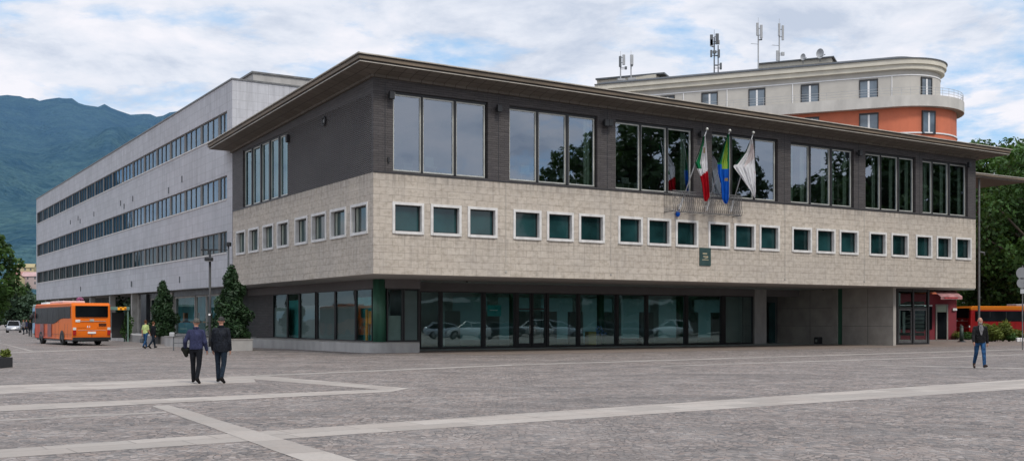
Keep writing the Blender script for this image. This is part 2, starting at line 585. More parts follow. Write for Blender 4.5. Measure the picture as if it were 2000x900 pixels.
M = dict(
    stone=m_stone(), brick=m_brick('charcoal_brick'), zig=m_brick('charcoal_relief_brick', True), panels=m_panels(),
    paving=m_paving(),
    granite=m_slab('pale_granite_slabs', (0.365, 0.328, 0.292), 1.15, .62, (.345, .285, .245), .014),
    thinstone=m_slab('pale_granite_line', (0.29, 0.26, 0.23), 0.9, 0.4),
    forecourt=m_slab('brown_porphyry_slabs', (0.215, 0.175, 0.148), 1.0, 0.5, (0.24, 0.185, 0.15)),
    concrete=plain('raw_concrete', (0.30, 0.288, 0.265), 0.85, 0.22, 1.3, bump=0.2),
    concrete2=plain('pale_concrete', (0.36, 0.35, 0.335), 0.85, 0.18, 1.5, bump=0.2, stretch=(1, 1, 0.4)),
    soffit=plain('soffit_plaster', (0.38, 0.36, 0.345), 0.85, 0.12, 0.6),
    eave=None,
    fascia=plain('weathered_copper_fascia', (0.15, 0.115, 0.08), 0.6, 0.4, 1.2, stretch=(0.4, 0.4, 3)),
    fascia_dark=plain('dark_fascia', (0.035, 0.03, 0.026), 0.6, 0.3, 1.0),
    fascia_pale=plain('pale_drip_edge', (0.42, 0.39, 0.34), 0.5, 0.25, 1.5),
    roofing=plain('grey_roof_sheet', (0.20, 0.20, 0.205), 0.6, 0.25, 0.7),
    alu=plain('aluminium_frame', (0.47, 0.47, 0.43), 0.42, 0.18, 1.5, 0.35),
    whiteframe=plain('pale_stone_frame', (0.60, 0.59, 0.57), 0.7, 0.14, 2.5),
    black=plain('black_metal', (0.014, 0.015, 0.017), 0.45, 0.3, 2),
    darkframe=plain('dark_bronze_frame', (0.022, 0.022, 0.023), 0.45, 0.3, 2),
    grille=plain('galvanised_iron', (0.15, 0.15, 0.15), 0.5, 0.3, 4, 0.4),
    glass=m_glass('upper_window_glass', (0.60, 0.72, 0.68), 0.28, (0.76, 0.865, 1.0), 0.02),
    glass_side=m_glass('side_window_glass', (0.45, 0.62, 0.62), 0.08, (0.62, 0.84, 0.95), 0.02, .5, .22),
    glass_shop=m_glass('ground_floor_glass', (0.66, 0.90, 0.88), 0.20, (0.72, 0.95, 0.97), 0.04, 0.4),
    glass_left=m_glass('shaded_glass', (0.74, 0.88, 0.86), 0.012, (0.7, 0.9, 0.95), 0.03, 0.5, 0.09),
    glass_wing=m_glass('office_window_glass', (0.42, 0.54, 0.60), 0.12, (0.58, 0.78, 0.98), 0.03, .5, .20),
    glass_wing_low=m_glass('office_window_glass_low', (0.42, 0.48, 0.48), 0.04, (0.6, 0.72, 0.8), 0.03, .5, .12),
    glass_teal=m_darkglass('teal_window_glass', (0.011, 0.040, 0.042), 0.05, 0.6),
    glass_flat=m_darkglass('flat_window_glass', (0.10, 0.13, 0.16), 0.08, 0.7),
    glass_veh=m_darkglass('vehicle_glass', (0.008, 0.010, 0.012), 0.25, 0.03),
    blind=plain('grey_roller_blind', (0.20, 0.195, 0.195), 0.8, 0.08, 1.5),
    blind2=plain('pale_paper_blind', (0.24, 0.26, 0.24), 0.8, 0.15, 2),
    curtain=plain('pale_green_curtain', (0.34, 0.37, 0.32), 0.85, 0.25, 6, stretch=(3, 3, 0.2)),
    curtain_grey=plain('white_office_curtain', (0.34, 0.36, 0.37), 0.85, 0.25, 5, stretch=(3, 3, 0.2)),
    room=plain('office_room_paint', (0.22, 0.23, 0.22), 0.9, 0.1, 1),
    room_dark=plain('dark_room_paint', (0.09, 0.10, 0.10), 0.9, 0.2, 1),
    column=plain('green_enamel_column', (0.035, 0.12, 0.075), 0.45, 0.25, 1.5, stretch=(3, 3, 0.3)),
    teal=plain('teal_poster', (0.03, 0.36, 0.36), 0.6, 0.3, 3),
    yellow=plain('yellow_card', (0.55, 0.36, 0.10), 0.7, 0.2, 2),
    bluecard=plain('blue_card', (0.12, 0.25, 0.55), 0.7, 0.4, 8),
    attic=plain('grey_render', (0.465, 0.443, 0.405), 0.88, 0.08, 0.8, bump=0.08),
    cornice=plain('cream_cornice', (0.58, 0.545, 0.46), 0.8, 0.1, 0.8),
    redwall=plain('red_render', (0.54, 0.158, 0.085), 0.88, 0.16, 0.5, bump=0.08, stretch=(1, 1, 0.5)),
    balcony=plain('weathered_balcony', (0.50, 0.48, 0.445), 0.85, 0.16, 0.9, stretch=(1, 1, 0.4)),
    rooftile=plain('dark_slate_tiles', (0.055, 0.060, 0.068), 0.8, 0.6, 5.0, bump=0.5),
    white=plain('white_paint', (0.72, 0.72, 0.72), 0.5, 0.08, 2),
    antenna=plain('antenna_grey', (0.36, 0.37, 0.38), 0.5, 0.12, 2),
    antenna_dark=plain('antenna_dark', (0.09, 0.10, 0.11), 0.5, 0.2, 2),
    tyre=plain('rubber', (0.018, 0.018, 0.018), 0.85, 0.2, 6),
    rim=plain('wheel_rim', (0.30, 0.30, 0.29), 0.4, 0.2, 4, 0.6),
    redlens=plain('red_lamp_lens', (0.32, 0.012, 0.012), 0.2, 0.1, 4),
    clearlens=plain('clear_lamp_lens', (0.6, 0.6, 0.58), 0.15, 0.1, 4),
    skin=plain('skin', (0.40, 0.20, 0.135), 0.55, 0.12, 12),
    bark=plain('bark', (0.075, 0.06, 0.045), 0.9, 0.35, 6, bump=0.5, stretch=(2, 2, 0.4)),
    soil=plain('planter_soil', (0.04, 0.03, 0.022), 0.95, 0.3, 8),
    leaf_broad=m_leaf('broad_leaf', (0.010, 0.030, 0.010), (0.088, 0.190, 0.040)),
    leaf_mirror=m_leaf('dark_leaf', (0.008, 0.022, 0.007), (0.050, 0.105, 0.022)),
    leaf_fir=m_leaf('conifer_needles', (0.008, 0.024, 0.012), (0.040, 0.085, 0.030), 0.1),
    leaf_lime=m_leaf('yellow_green_leaf', (0.05, 0.085, 0.015), (0.24, 0.28, 0.06)),
    leaf_far=m_leaf('hazy_leaf', (0.018, 0.042, 0.030), (0.07, 0.12, 0.065)),
    mountain=m_mountain(),
    shopred=plain('red_shop_paint', (0.21, 0.024, 0.036), 0.7, 0.15, 1),
    orange_box=plain('black_planter_plastic', (0.018, 0.02, 0.022), 0.55, 0.2, 3),
)


def m_eave():
    t = NT('brown_soffit_boards')
    x, y, z = t.xyz(t.obj())
    br = t.n('ShaderNodeTexBrick', offset=0.0)
    br.inputs['Scale'].default_value = 1.0
    br.inputs['Brick Width'].default_value = 0.62
    br.inputs['Row Height'].default_value = 0.62
    br.inputs['Mortar Size'].default_value = 0.02
    br.inputs['Color1'].default_value = (0.125, 0.108, 0.09, 1)
    br.inputs['Color2'].default_value = (0.155, 0.135, 0.115, 1)
    br.inputs['Mortar'].default_value = (0.05, 0.043, 0.035, 1)
    t.l(t.comb(x, y, 0.0), br.inputs['Vector'])
    n = t.noise(t.obj(), 0.7, 5)
    c = t.mix(t.remap(n, 0.4, 0.7, 0, 0.5), br.outputs['Color'], (0.10, 0.085, 0.068))
    t.principled(c, 0.7, 0, 0.3)
    return t.m


M['eave'] = m_eave()

# ------------------------------------------------------------------ town hall
U, V = 45.4, 21.95
ZS, ZT = 3.893, 8.695


def zw(u, v):
    return 13.28 - 0.008 * u - 0.031 * v


hall = empty('town_hall', P0, TH, 'stone clad town hall on a glass ground floor with dark brick storey and wide eaves', 'building')
fF = lambda a, d, z: (a, d, z)
fS = lambda a, d, z: (d, a, z)

# --- small windows
small_front = [(766, 827.6), (840.8, 900.8), (913, 971), (1002, 1056.8), (1067.6, 1120), (1130, 1180.4), (1206.8, 1254.7),
               (1263.6, 1310), (1319, 1363), (1383, 1425), (1433, 1475), (1482.7, 1522), (1546, 1585), (1593.6, 1631),
               (1639, 1676), (1697, 1731), (1740, 1774), (1788, 1820), (1828.5, 1858.5), (1866, 1896.6)]
small_side = [(462, 480), (486, 506.4), (514, 535), (542, 565), (576.8, 601.6), (609, 638), (645.6, 676.8), (685.6, 719)]
SZ0, SZ1 = 5.84, 7.36
hf = [(front_u(a), front_u(b), SZ0, SZ1) for a, b in small_front]
hs = [(side_v(b), side_v(a), SZ0, SZ1) for a, b in small_side]
wf = wall_grid(MB(), 0, U, ZS, ZT, [(h[0] + .05, h[1] - .05, h[2] + .05, h[3] - .05) for h in hf], fF, 0.30)
wall_grid(wf, 0, V, ZS, ZT, [(h[0] + .05, h[1] - .05, h[2] + .05, h[3] - .05) for h in hs], fS, 0.30)
wf.quad((U, 0, ZS), (U, V, ZS), (U, V, ZT), (U, 0, ZT)).quad((0, V, ZS), (U, V, ZS), (U, V, ZT), (0, V, ZT))
wf.quad((0, 0, ZT), (U, 0, ZT), (U, V, ZT), (0, V, ZT))
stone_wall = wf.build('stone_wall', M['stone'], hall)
for k, px in enumerate((988, 1193, 1533, 1688)):
    u = front_u(px)
    MB().box(u - .012, u + .012, -.012, .0, ZS + (.75 if k < 2 else .35), ZT).box(u - .045, u + .045, -.03, -.001, ZS + .22, ZS + .31).build('expansion_joint', M['concrete'], hall)


def small_window(a0, a1, fn, z0=SZ0, z1=SZ1):
    w = 0.13
    fr = MB()
    def bx(x0, x1, d0, d1, za, zb):
        ps = [fn(x, d, z) for z in (za, zb) for d in (d0, d1) for x in (x0, x1)]
        fr.add(ps, [(0, 2, 3, 1), (4, 5, 7, 6), (0, 1, 5, 4), (2, 6, 7, 3), (0, 4, 6, 2), (1, 3, 7, 5)])
    bx(a0, a0 + w, -.055, .16, z0, z1)
    bx(a1 - w, a1, -.055, .16, z0, z1)
    bx(a0 + w + .002, a1 - w - .002, -.053, .158, z1 - w, z1 - .002)
    bx(a0 + w + .002, a1 - w - .002, -.075, .158, z0 - .01, z0 + w * .95)
    o = fr.build('window_surround', M['whiteframe'], hall)
    a, b, c, d = a0 + w, a1 - w, z0 + w, z1 - w
    MB().quad(fn(a, .22, c), fn(b, .22, c), fn(b, .22, d), fn(a, .22, d)).build('pane', M['glass_teal'], o)
    sash = MB()
    for (x0, x1, y0, y1) in ((a, a + .05, c, d), (b - .05, b, c, d), (a + .05, b - .05, d - .05, d), (a + .05, b - .05, c, c + .05)):
        sash.add([fn(x, dd, z) for z in (y0, y1) for dd in (.17, .217) for x in (x0, x1)],
                 [(0, 2, 3, 1), (4, 5, 7, 6), (0, 1, 5, 4), (2, 6, 7, 3), (0, 4, 6, 2), (1, 3, 7, 5)])
    sash.build('sash', M['darkframe'], o)
    return o


for h in hf:
    small_window(h[0], h[1], fF)
for i, h in enumerate(hs):
    o = small_window(h[0], h[1], fS)
    b, c, d = h[1] - .13, SZ0 + .13, SZ1 - .13
    cb = MB()
    for k in range(5):
        x = b - .06 - k * .055
        cb.tube([fS(x, .208 + .0, c + .03), fS(x, .208, d - .03)], .012, 6)
    cb.build('curtain', M['curtain'], o)

# --- upper brick storey
bays = [((770, 825), (828, 889), (893, 950)), ((997, 1050), (1054, 1108), (1113, 1164)), ((1204, 1252), (1255, 1304), (1307, 1352)),
        ((1392, 1430), (1432, 1474), (1477, 1517)), ((1546, 1583), (1586, 1624), (1627.5, 1666)),
        ((1691.7, 1722), (1723.5, 1756), (1758.5, 1786.5)), ((1803, 1823), (1824.2, 1854.6), (1857.7, 1889))]
bay_holes, bay_panes = [], []
for b in bays:
    us = [(front_u(x0), front_u(x1)) for x0, x1 in b]
    a0, a1 = us[0][0] - .06, us[-1][1] + .10
    zt = 12.66 - 0.0055 * a0
    bay_holes.append((a0, a1, 8.80, zt))
    bay_panes.append(us)
sv = (side_v(560.5), side_v(475))
side_hole = (sv[0] - .08, sv[1] + .08, 8.78, 12.36)
bw = wall_grid(MB(), 0, U, ZT, 13.2, bay_holes, fF, 0.34, lambda a: zw(a, 0) + .15)
wall_grid(bw, 0, 0.2, ZT, 13.2, [], fS, 0, lambda a: zw(0, a) + .15)
wall_grid(bw, side_hole[0] - .03, V, ZT, 12.7, [side_hole], fS, 0.34, lambda a: zw(0, a) + .15)
wall_grid(bw, .2, side_hole[0] - .03, 12.45, 12.7, [], fS, 0, lambda a: zw(0, a) + .15)
bw.quad((U, 0, ZT), (U, V, ZT), (U, V, zw(U, V) + .15), (U, 0, zw(U, 0) + .15))
bw.quad((0, V, ZT), (U, V, ZT), (U, V, zw(U, V) + .15), (0, V, zw(0, V) + .15))
bw.build('brick_wall', M['brick'], hall)
wall_grid(MB(), .2, side_hole[0] - .03, ZT, 12.45, [], fS).build('relief_brick_panel', M['zig'], hall)
for px in (752, 973.5, 1186, 1372, 1532, 1677, 1796):
    u = front_u(px)
    MB().box(u - .018, u + .018, -.004, 0.0, ZT + .02, 13.0).build('brick_joint', M['black'], hall)
# thin black drip under the brick storey
MB().box(0, U, -.025, .0, ZT - .004, ZT + .055).build('base_flashing', M['darkframe'], hall)
MB().box(-.025, -.001, side_hole[0] - .1, V, ZT - .004, ZT + .055).build('base_flashing', M['darkframe'], hall)


def big_window(us, z0, z1, fn, glass, depth=.16, curt=None):
    fr = MB()
    def bx(mb, x0, x1, d0, d1, za, zb):
        mb.add([fn(x, d, z) for z in (za, zb) for d in (d0, d1) for x in (x0, x1)],
               [(0, 2, 3, 1), (4, 5, 7, 6), (0, 1, 5, 4), (2, 6, 7, 3), (0, 4, 6, 2), (1, 3, 7, 5)])
    a0, a1 = us[0][0], us[-1][1]
    w = .065
    for x0, x1 in us:
        bx(fr, x0, x0 + w, depth, depth + .10, z0, z1)
        bx(fr, x1 - w, x1, depth, depth + .10, z0, z1)
        bx(fr, x0 + w, x1 - w, depth + .004, depth + .096, z1 - w, z1)
        bx(fr, x0 + w, x1 - w, depth + .004, depth + .096, z0, z0 + w)
    o = fr.build('window_frame', M['alu'], hall)
    mu = MB()
    for i in range(len(us) - 1):
        bx(mu, us[i][1] + .002, us[i + 1][0] - .002, depth - .07, depth + .12, z0 - .02, z1 + .02)
    bx(mu, a0 - .06, a1 + .1, depth - .02, depth + .11, z0 - .05, z0 - .003)
    bx(mu, a0 - .06, a1 + .1, depth - .05, depth + .11, z1 + .003, z1 + .16)
    mu.build('mullion', M['black'], o)
    p = MB()
    for x0, x1 in us:
        p.quad(fn(x0 + w, depth + .05, z0 + w), fn(x1 - w, depth + .05, z0 + w), fn(x1 - w, depth + .05, z1 - w), fn(x0 + w, depth + .05, z1 - w))
    p.build('pane', glass, o)
    if curt:
        cu = MB()
        for (c0, c1) in curt:
            n = max(2, int((c1 - c0) / .09))
            for k in range(n):
                x = c0 + (c1 - c0) * (k + .5) / n
                cu.tube([fn(x, depth + .32 + .03 * (k % 2), z0 + .1), fn(x, depth + .32 + .03 * (k % 2), z1 - .1)], .05, 6)
        cu.build('curtain', M['curtain'], o)
    return o


random.seed(3)
for i, us in enumerate(bay_panes):
    zt = 12.54 - 0.0055 * us[0][0]
    cu = []
    if i == 1: cu = [(us[2][1] - .5, us[2][1] - .08)]
    if i == 2: cu = [(us[2][1] - .5, us[2][1] - .08)]
    if i == 3: cu = [(us[2][0] + .1, us[2][0] + .3)]
    if i >= 4:
        for (x0, x1) in us:
            cu.append((x1 - .42, x1 - .1))
            if random.random() < .5: cu.append((x0 + .35, x0 + .6))
    big_window(us, 8.86, zt, fF, M['glass'], .16, cu)
sp = [475, 489, 491, 506, 508.5, 523, 525.5, 541.5, 544, 560.5]
sus = sorted([(side_v(sp[2 * k + 1]), side_v(sp[2 * k])) for k in range(5)])
big_window(sus, 8.83, 12.28, fS, M['glass_side'], .12, [(a + .55 * (b - a), b - .1) for a, b in sus])

# --- rooms behind the glass (upper floor)
rm = MB()
rm.quad((.36, .36, 8.74), (U - .1, .36, 8.74), (U - .1, V - .1, 8.74), (.36, V - .1, 8.74))
rm.quad((.36, .36, 12.62), (U - .1, .36, 12.62), (U - .1, V - .1, 12.0), (.36, V - .1, 12.0))
rm.box(7, U - 1, 7.5, V - 1, 8.75, 12.55)
for u in (6.8, 13.8, 20.6, 27, 33, 38.6):
    rm.box(u - .08, u + .08, 1.2, 7.5, 8.75, 12.5)
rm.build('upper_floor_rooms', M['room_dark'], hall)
rng = random.Random(5)
for i in range(26):
    fu = MB()
    u = rng.uniform(3, 44)
    v = rng.uniform(1.0, 4.5)
    w = rng.uniform(.5, 1.5)
    fu.box(u, u + w, v, v + .7, 9.4, 9.48).box(u + .05, u + .12, v + .05, v + .65, 8.75, 9.4).box(u + w - .12, u + w - .05, v + .05, v + .65, 8.75, 9.4)
    fu.box(u + w * .3, u + w * .3 + .5, v + .3, v + .36, 9.5, 9.5 + rng.uniform(.25, .5))
    fu.build('desk', M['room'], hall)
# --- roof with tilted plane, soffit and stepped fascia
def ring_pts(o, dz, extra=0.8):
    pts = [(-o, -o), (U + o + extra, -o), (U + o + extra, V + o), (-o, V + o)]
    return [(u, v, zw(u, v) + dz) for u, v in pts]


rf = MB()
inner = [(u, v, zw(u, v)) for u, v in ((-.02, -.02), (U + .02, -.02), (U + .02, V + .02), (-.02, V + .02))]
outer = ring_pts(1.2, .23)
for i in range(4):
    j = (i + 1) % 4
    rf.quad(inner[i], inner[j], outer[j], outer[i])
rf.build('soffit', M['eave'], hall)
tr = MB()
for (i0, z0, i1, z1) in ((-.0, -.10, .14, .03),):
    a = [(u, v, zw(u, v) + z0) for u, v in ((-.14, -.14), (U + .14, -.14), (U + .14, V + .14), (-.14, V + .14))]
    b = [(u, v, zw(u, v) + z1) for u, v in ((-.14, -.14), (U + .14, -.14), (U + .14, V + .14), (-.14, V + .14))]
    c = [(u, v, zw(u, v) + z0) for u, v in ((-.001, -.001), (U + .001, -.001), (U + .001, V), (-.001, V))]
    tr.loft([c, a, b], False)
tr.build('wall_plate', M['eave'], hall)


def ring(o, z0, z1, mat, name, depth=.12):
    mb = MB()
    a, b = ring_pts(o, z0), ring_pts(o, z1)
    c, d = ring_pts(o - depth, z0), ring_pts(o - depth, z1)
    mb.loft([c, a, b, d], False)
    return mb.build(name, mat, hall)


ring(1.215, .215, .25, M['fascia_pale'], 'drip_edge', .04)
ring(1.19, .251, .33, M['fascia_dark'], 'fascia_groove', .1)
ring(1.27, .331, .475, M['fascia'], 'fascia', .16)
ring(1.25, .476, .535, M['fascia_dark'], 'fascia_groove', .1)
ring(1.36, .536, .585, M['fascia_pale'], 'gutter_edge', .2)
top = MB()
r0 = ring_pts(1.36, .584)
cx = [(U * .25, V * .5, 13.62), (U * .75, V * .5, 13.4)]
r1 = [(4, 4, 13.9 - .03 * 4), (U - 4, 4, 13.45), (U - 4, V - 4, 13.1), (4, V - 4, 13.3)]
top.loft([r0, [(u, v, zw(u, v) + .62) for u, v, z in r1]], True)
top.build('roof', M['roofing'], hall)
MB().tube([(-1.0, -.6, zw(-1, -.6) + .58), (-1.0, -.6, zw(-1, -.6) + .74)], .05, 8).ball((-1.0, -.6, zw(-1, -.6) + .76), .07).build('roof_vent', M['black'], hall)

# --- ground floor under the overhang
MB().box(.02, U - .02, .02, V - .02, ZS + .012, ZS + .25).build('underside', M['soffit'], hall)
for (px, py) in ((716, 551), (912, 549), (1098, 559), (1115, 560), (1352, 566), (1608, 565)):
    k = ray = None
    Y = (ZS - H) * F / (HZ - py)
    X = (px - 1000) / F * Y
    u, v = to_local(Vector((X, Y, 0)))
    MB().tube([(u, v, ZS + .01), (u, v, ZS - .06)], .05, 8).build('soffit_downlight', M['black'], hall)
GH = 3.42
GU, GV = 3.0, 9.5          # left glazing plane u=3, front glazing plane v=9.5
PF = 6.0                   # plinth glazing plane
# plinth with rounded corner
pl = [(front_u(819.5, 4.2), 4.2)]
for k in range(9):
    t = math.pi * (1.5 - .5 * k / 8)
    pl.append((2.9 + 1.2 * math.cos(t), 5.4 + 1.2 * math.sin(t)))
pl += [(1.2, 14), (.45, 18.3), (.45, 22.4), (4.2, 22.4), (4.2, 7.0), (front_u(819.5, 7.0), 7.0)]
MB().prism(pl, 0, .5).build('plinth', M['concrete2'], hall)
cap = [(x, y) for x, y in pl]
MB().prism(cap, .502, .535).build('plinth_coping', M['concrete'], hall)
ZP = .536
hd = MB()
hd.box(GU - .06, GU + .1, PF + .1, 28, GH, ZS + .01)
hd.box(GU + .1, front_u(820, PF), PF - .06, PF + .1, GH, ZS + .01)
hd.box(front_u(819, PF), 39, GV - .06, GV + .12, GH - .02, ZS + .01)
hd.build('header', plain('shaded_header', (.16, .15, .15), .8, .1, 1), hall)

def pane_s(px0, px1, z0, z1, mat, name, u=GU, off=0.0, parent=None):
    a, b = side_v(px1, u + off), side_v(px0, u + off)
    return MB().quad((u + off, a, z0), (u + off, b, z0), (u + off, b, z1), (u + off, a, z1)).build(name, mat, parent or hall)

def pane_f(px0, px1, z0, z1, mat, name, v=GV, off=0.0, parent=None):
    a, b = front_u(px0, v + off), front_u(px1, v + off)
    return MB().quad((a, v + off, z0), (b, v + off, z0), (b, v + off, z1), (a, v + off, z1)).build(name, mat, parent or hall)

def frame_s(px0, px1, z0, z1, u=GU):
    a, b = side_v(px1, u), side_v(px0, u)
    return MB().box(u - .05, u + .05, a, a + .07, z0, z1).box(u - .05, u + .05, b - .07, b, z0, z1).box(u - .048, u + .048, a + .07, b - .07, z0, z0 + .06).box(u - .048, u + .048, a + .07, b - .07, z1 - .06, z1).build('glazing_frame', M['darkframe'], hall)

def frame_f(px0, px1, z0, z1, v=GV, w=.07):
    a, b = front_u(px0, v), front_u(px1, v)
    return MB().box(a, a + w, v - .06, v + .06, z0, z1).box(b - w, b, v - .06, v + .06, z0, z1).box(a + w, b - w, v - .058, v + .058, z0, z0 + .09).box(a + w, b - w, v - .058, v + .058, z1 - .07, z1).build('glazing_frame', M['darkframe'], hall)

lw = [(534, 562, 'b', 2.55), (562.5, 585, 'o', 0), (586, 617, 'b', 2.62), (620, 655, 'b', 2.56), (656, 695, 'b', 2.5), (696, 728, 'o', 0)]
for a, b, kind, zb in lw:
    fr = frame_s(a, b, ZP, GH)
    pane_s(a, b, ZP + .05, GH - .05, M['glass_left'], 'pane', GU, .01, fr)
    if kind == 'b':
        x0, x1 = side_v(b, GU + .04), side_v(a, GU + .04)
        MB().quad((GU + .08, x0 + .06, ZP + .06), (GU + .08, x1 - .06, ZP + .06), (GU + .08, x1 - .06, zb), (GU + .08, x0 + .06, zb)).build('grey_blind', M['blind'], fr)
tp = plain('teal_partition', (.06, .30, .30), .8, .25, 1.2)
for a, b in ((562.5, 585), (696, 728)):
    x0, x1 = side_v(b, GU + .5), side_v(a, GU + .5)
    MB().box(GU + .55, GU + .6, x0 + .05, x1 - .1, ZP, 3.0).build('teal_partition', tp, hall)
x0 = side_v(714, GU + .3)
MB().box(GU + .34, GU + .4, x0 - .12, x0 + .12, ZP, 2.3).box(GU + .34, GU + .4, x0 - .9, x0 - .3, 1.5, 2.2).build('orange_display', plain('orange_display', (.55, .25, .05), .7, .3, 2), hall)
# corner column and the two panels to its right
cu_, cv_ = front_u(741, 6.25), 6.25
MB().tube([(cu_, cv_, ZP), (cu_, cv_, ZS + .01)], .36, 24).build('column', M['column'], hall, True)
for (a, b, zb, mt) in ((755, 786, 1.95, 'blind2'), (787.5, 819, 3.3, 'blind')):
    fr = frame_f(a, b, ZP, GH, PF)
    pane_f(a, b, ZP + .05, GH - .05, M['glass_left'], 'pane', PF, .01, fr)
    pane_f(a + 2, b - 2, ZP + .06, zb, M[mt], 'paper_blind', PF, .06, fr)
MB().box(front_u(819, PF) - .1, front_u(819, PF) + .02, PF, GV, 0, GH).build('corner_post', M['darkframe'], hall)
# dark brick wall left of the glazing
MB().box(GU - .02, GU + .3, side_v(534, GU) + .02, 34, 0, ZS + .01).build('ground_floor_brick_wall', M['brick'], hall)
# front glazing to the ground
gp = [(820, 858), (862, 941.5), (946, 1005), (1070, 1127), (1131, 1202), (1206, 1260), (1264, 1337), (1342, 1408), (1415, 1470)]
for a, b in gp:
    fr = frame_f(a, b, .03, GH - .02)
    pane_f(a, b, .1, GH - .08, M['glass_shop'], 'pane', GV, .01, fr)
for a, b in ((858, 862), (941.5, 946), (1005, 1010), (1066, 1070), (1127, 1131), (1202, 1206), (1260, 1264), (1337, 1342), (1408, 1415)):
    MB().box(front_u(a, GV) + .003, front_u(b, GV) - .003, GV - .1, GV + .1, 0, GH - .021).build('glazing_post', M['black'], hall)
for a, b in ((1010, 1037.5), (1038.5, 1066)):
    u0, u1 = front_u(a, GV) + .01, front_u(b, GV) - .01
    d = MB().box(u0, u0 + .1, GV - .05, GV + .05, .02, GH - .03).box(u1 - .1, u1, GV - .05, GV + .05, .02, GH - .03).box(u0 + .1, u1 - .1, GV - .048, GV + .048, .02, .28).box(u0 + .1, u1 - .1, GV - .048, GV + .048, 2.35, 2.43).box(u0 + .1, u1 - .1, GV - .048, GV + .048, GH - .1, GH - .03).build('entrance_door', M['black'], hall)
    MB().quad((u0 + .1, GV + .01, .28), (u1 - .1, GV + .01, .28), (u1 - .1, GV + .01, GH - .1), (u0 + .1, GV + .01, GH - .1)).build('pane', M['glass_shop'], d)
    hx = u1 - .16 if a < 1020 else u0 + .16
    MB().tube([(hx, GV - .11, .9), (hx, GV - .11, 1.4)], .018, 6).build('handle', M['alu'], d)
MB().box(front_u(819, GV), front_u(1470, GV), GV - .14, GV + .14, .004, .03).build('threshold', M['black'], hall)
# lobby behind
lb = MB()
lb.quad((GU + .2, PF + .4, .01), (39, PF + .4, .01), (39, 21, .01), (GU + .2, 21, .01))
lb.quad((GU + .2, PF + .4, ZS), (39, PF + .4, ZS), (39, 21, ZS), (GU + .2, 21, ZS))
rear = [(GU + 7.4 + 3.6 * k, GU + 10.2 + 3.6 * k, .35, 3.3) for k in range(8)]
wall_grid(lb, GU + 7, 39, 0, ZS, rear, lambda a, d, z: (a, 18.0 + d, z), .15)
lb.box(GU + 7, GU + 7.2, 12, 18, 0, ZS)
lb.box(38.9, 39.0, 11.95, 21, 0, ZS).box(GU + .3, GU + 7.2, 24.2, 24.4, 0, ZS).quad((GU + .2, 21, .01), (GU + 8, 21, .01), (GU + 8, 24.2, .01), (GU + .2, 24.2, .01)).quad((GU + .2, 21, ZS), (GU + 8, 21, ZS), (GU + 8, 24.2, ZS), (GU + .2, 24.2, ZS)).box(GU + 7, GU + 7.2, 18.3, 24.2, 0, ZS)
lb.box(GU + 3.0, GU + 3.15, 10, 17, .02, 2.4)
lb.build('lobby_room', plain('lobby_paint', (.42, .46, .44), .8, .12, .8), hall)
t_ = NT('frosted_glass')
tl_ = t_.n('ShaderNodeBsdfTranslucent'); tl_.inputs['Color'].default_value = (.22, .40, .40, 1)
df_ = t_.n('ShaderNodeBsdfDiffuse'); df_.inputs['Color'].default_value = (.4, .5, .5, 1)
mx_ = t_.n('ShaderNodeMixShader'); mx_.inputs[0].default_value = .25
t_.l(tl_.outputs[0], mx_.inputs[1]); t_.l(df_.outputs[0], mx_.inputs[2]); t_.l(mx_.outputs[0], t_.out.inputs[0])
for (a0, a1, c0, c1) in rear:
    MB().quad((a0, 18.1, c0), (a1, 18.1, c0), (a1, 18.1, c1), (a0, 18.1, c1)).build('rear_window', t_.m, hall)
for u in (8.5, 15.5, 22.5, 29.5):
    MB().tube([(u, 12.6, .02), (u, 12.6, ZS)], .25, 16).build('lobby_column', M['column'], hall, True)
for px in (890, 915, 975, 1045, 1095, 1160, 1230, 1300, 1375, 1440):
    u = front_u(px, 14)
    MB().box(u - .7, u + .5, 14 + (px % 7) * .4, 14.2 + (px % 7) * .4, .02, 2.3 + (px % 5) * .2).build('lobby_partition', M['room'], hall)
def inside(name, u, v, label, cat):
    e_ = empty(name, to_world(u, v, 0), TH, label, cat)
    return e_, (lambda x, y, z: (x - u, y - v, z))
pe, sh_f = inside('window_poster', front_u(965, GV + .06), GV + .06, 'teal poster hanging behind the glass left of the entrance doors', 'poster')
a_, b_ = front_u(952, GV + .06), front_u(979, GV + .06)
MB().quad((a_, GV + .06, 1.95), (b_, GV + .06, 1.95), (b_, GV + .06, 2.62), (a_, GV + .06, 2.62)).map(sh_f).build('poster_sheet', M['teal'], pe)
MB().box(a_ + .15, b_ - .25, GV + .053, GV + .057, 2.28, 2.34).map(sh_f).build('poster_line', M['white'], pe)
yb = front_u(1146, GV + .8)
ye, sh_f = inside('display_box', yb + .3, GV + .8, 'plain yellow display box standing behind the ground floor glass', 'display box')
MB().box(yb, yb + .62, GV + .6, GV + 1.0, .02, .95).map(sh_f).build('box_body', M['yellow'], ye)
MB().box(yb - .02, yb + .64, GV + .58, GV + 1.02, .951, .98).map(sh_f).build('lid', M['concrete'], ye)
fe, sh_f = inside('flower_display', yb + 1.25, GV + .9, 'blue flower bunch on a stand right of the yellow display box', 'flowers')
fl = MB()
rr = random.Random(8)
for i in range(26):
    fl.ball((yb + 1.25 + rr.uniform(-.42, .42), GV + .9 + rr.uniform(-.2, .2), .95 + rr.uniform(-.25, .35)), rr.uniform(.04, .09), 6, 4)
fl.map(sh_f).build('flowers', M['bluecard'], fe)
MB().tube([(0, 0, .02), (0, 0, .8)], .06, 8).build('stand', M['black'], fe)
ub = front_u(1232, GV + .5)
be, sh_f = inside('bench', ub, GV + .65, 'low black bench standing inside behind the ground floor glass', 'bench')
MB().box(ub - 1.1, ub + 1.1, GV + .4, GV + .9, .42, .5).map(sh_f).build('seat', M['black'], be)
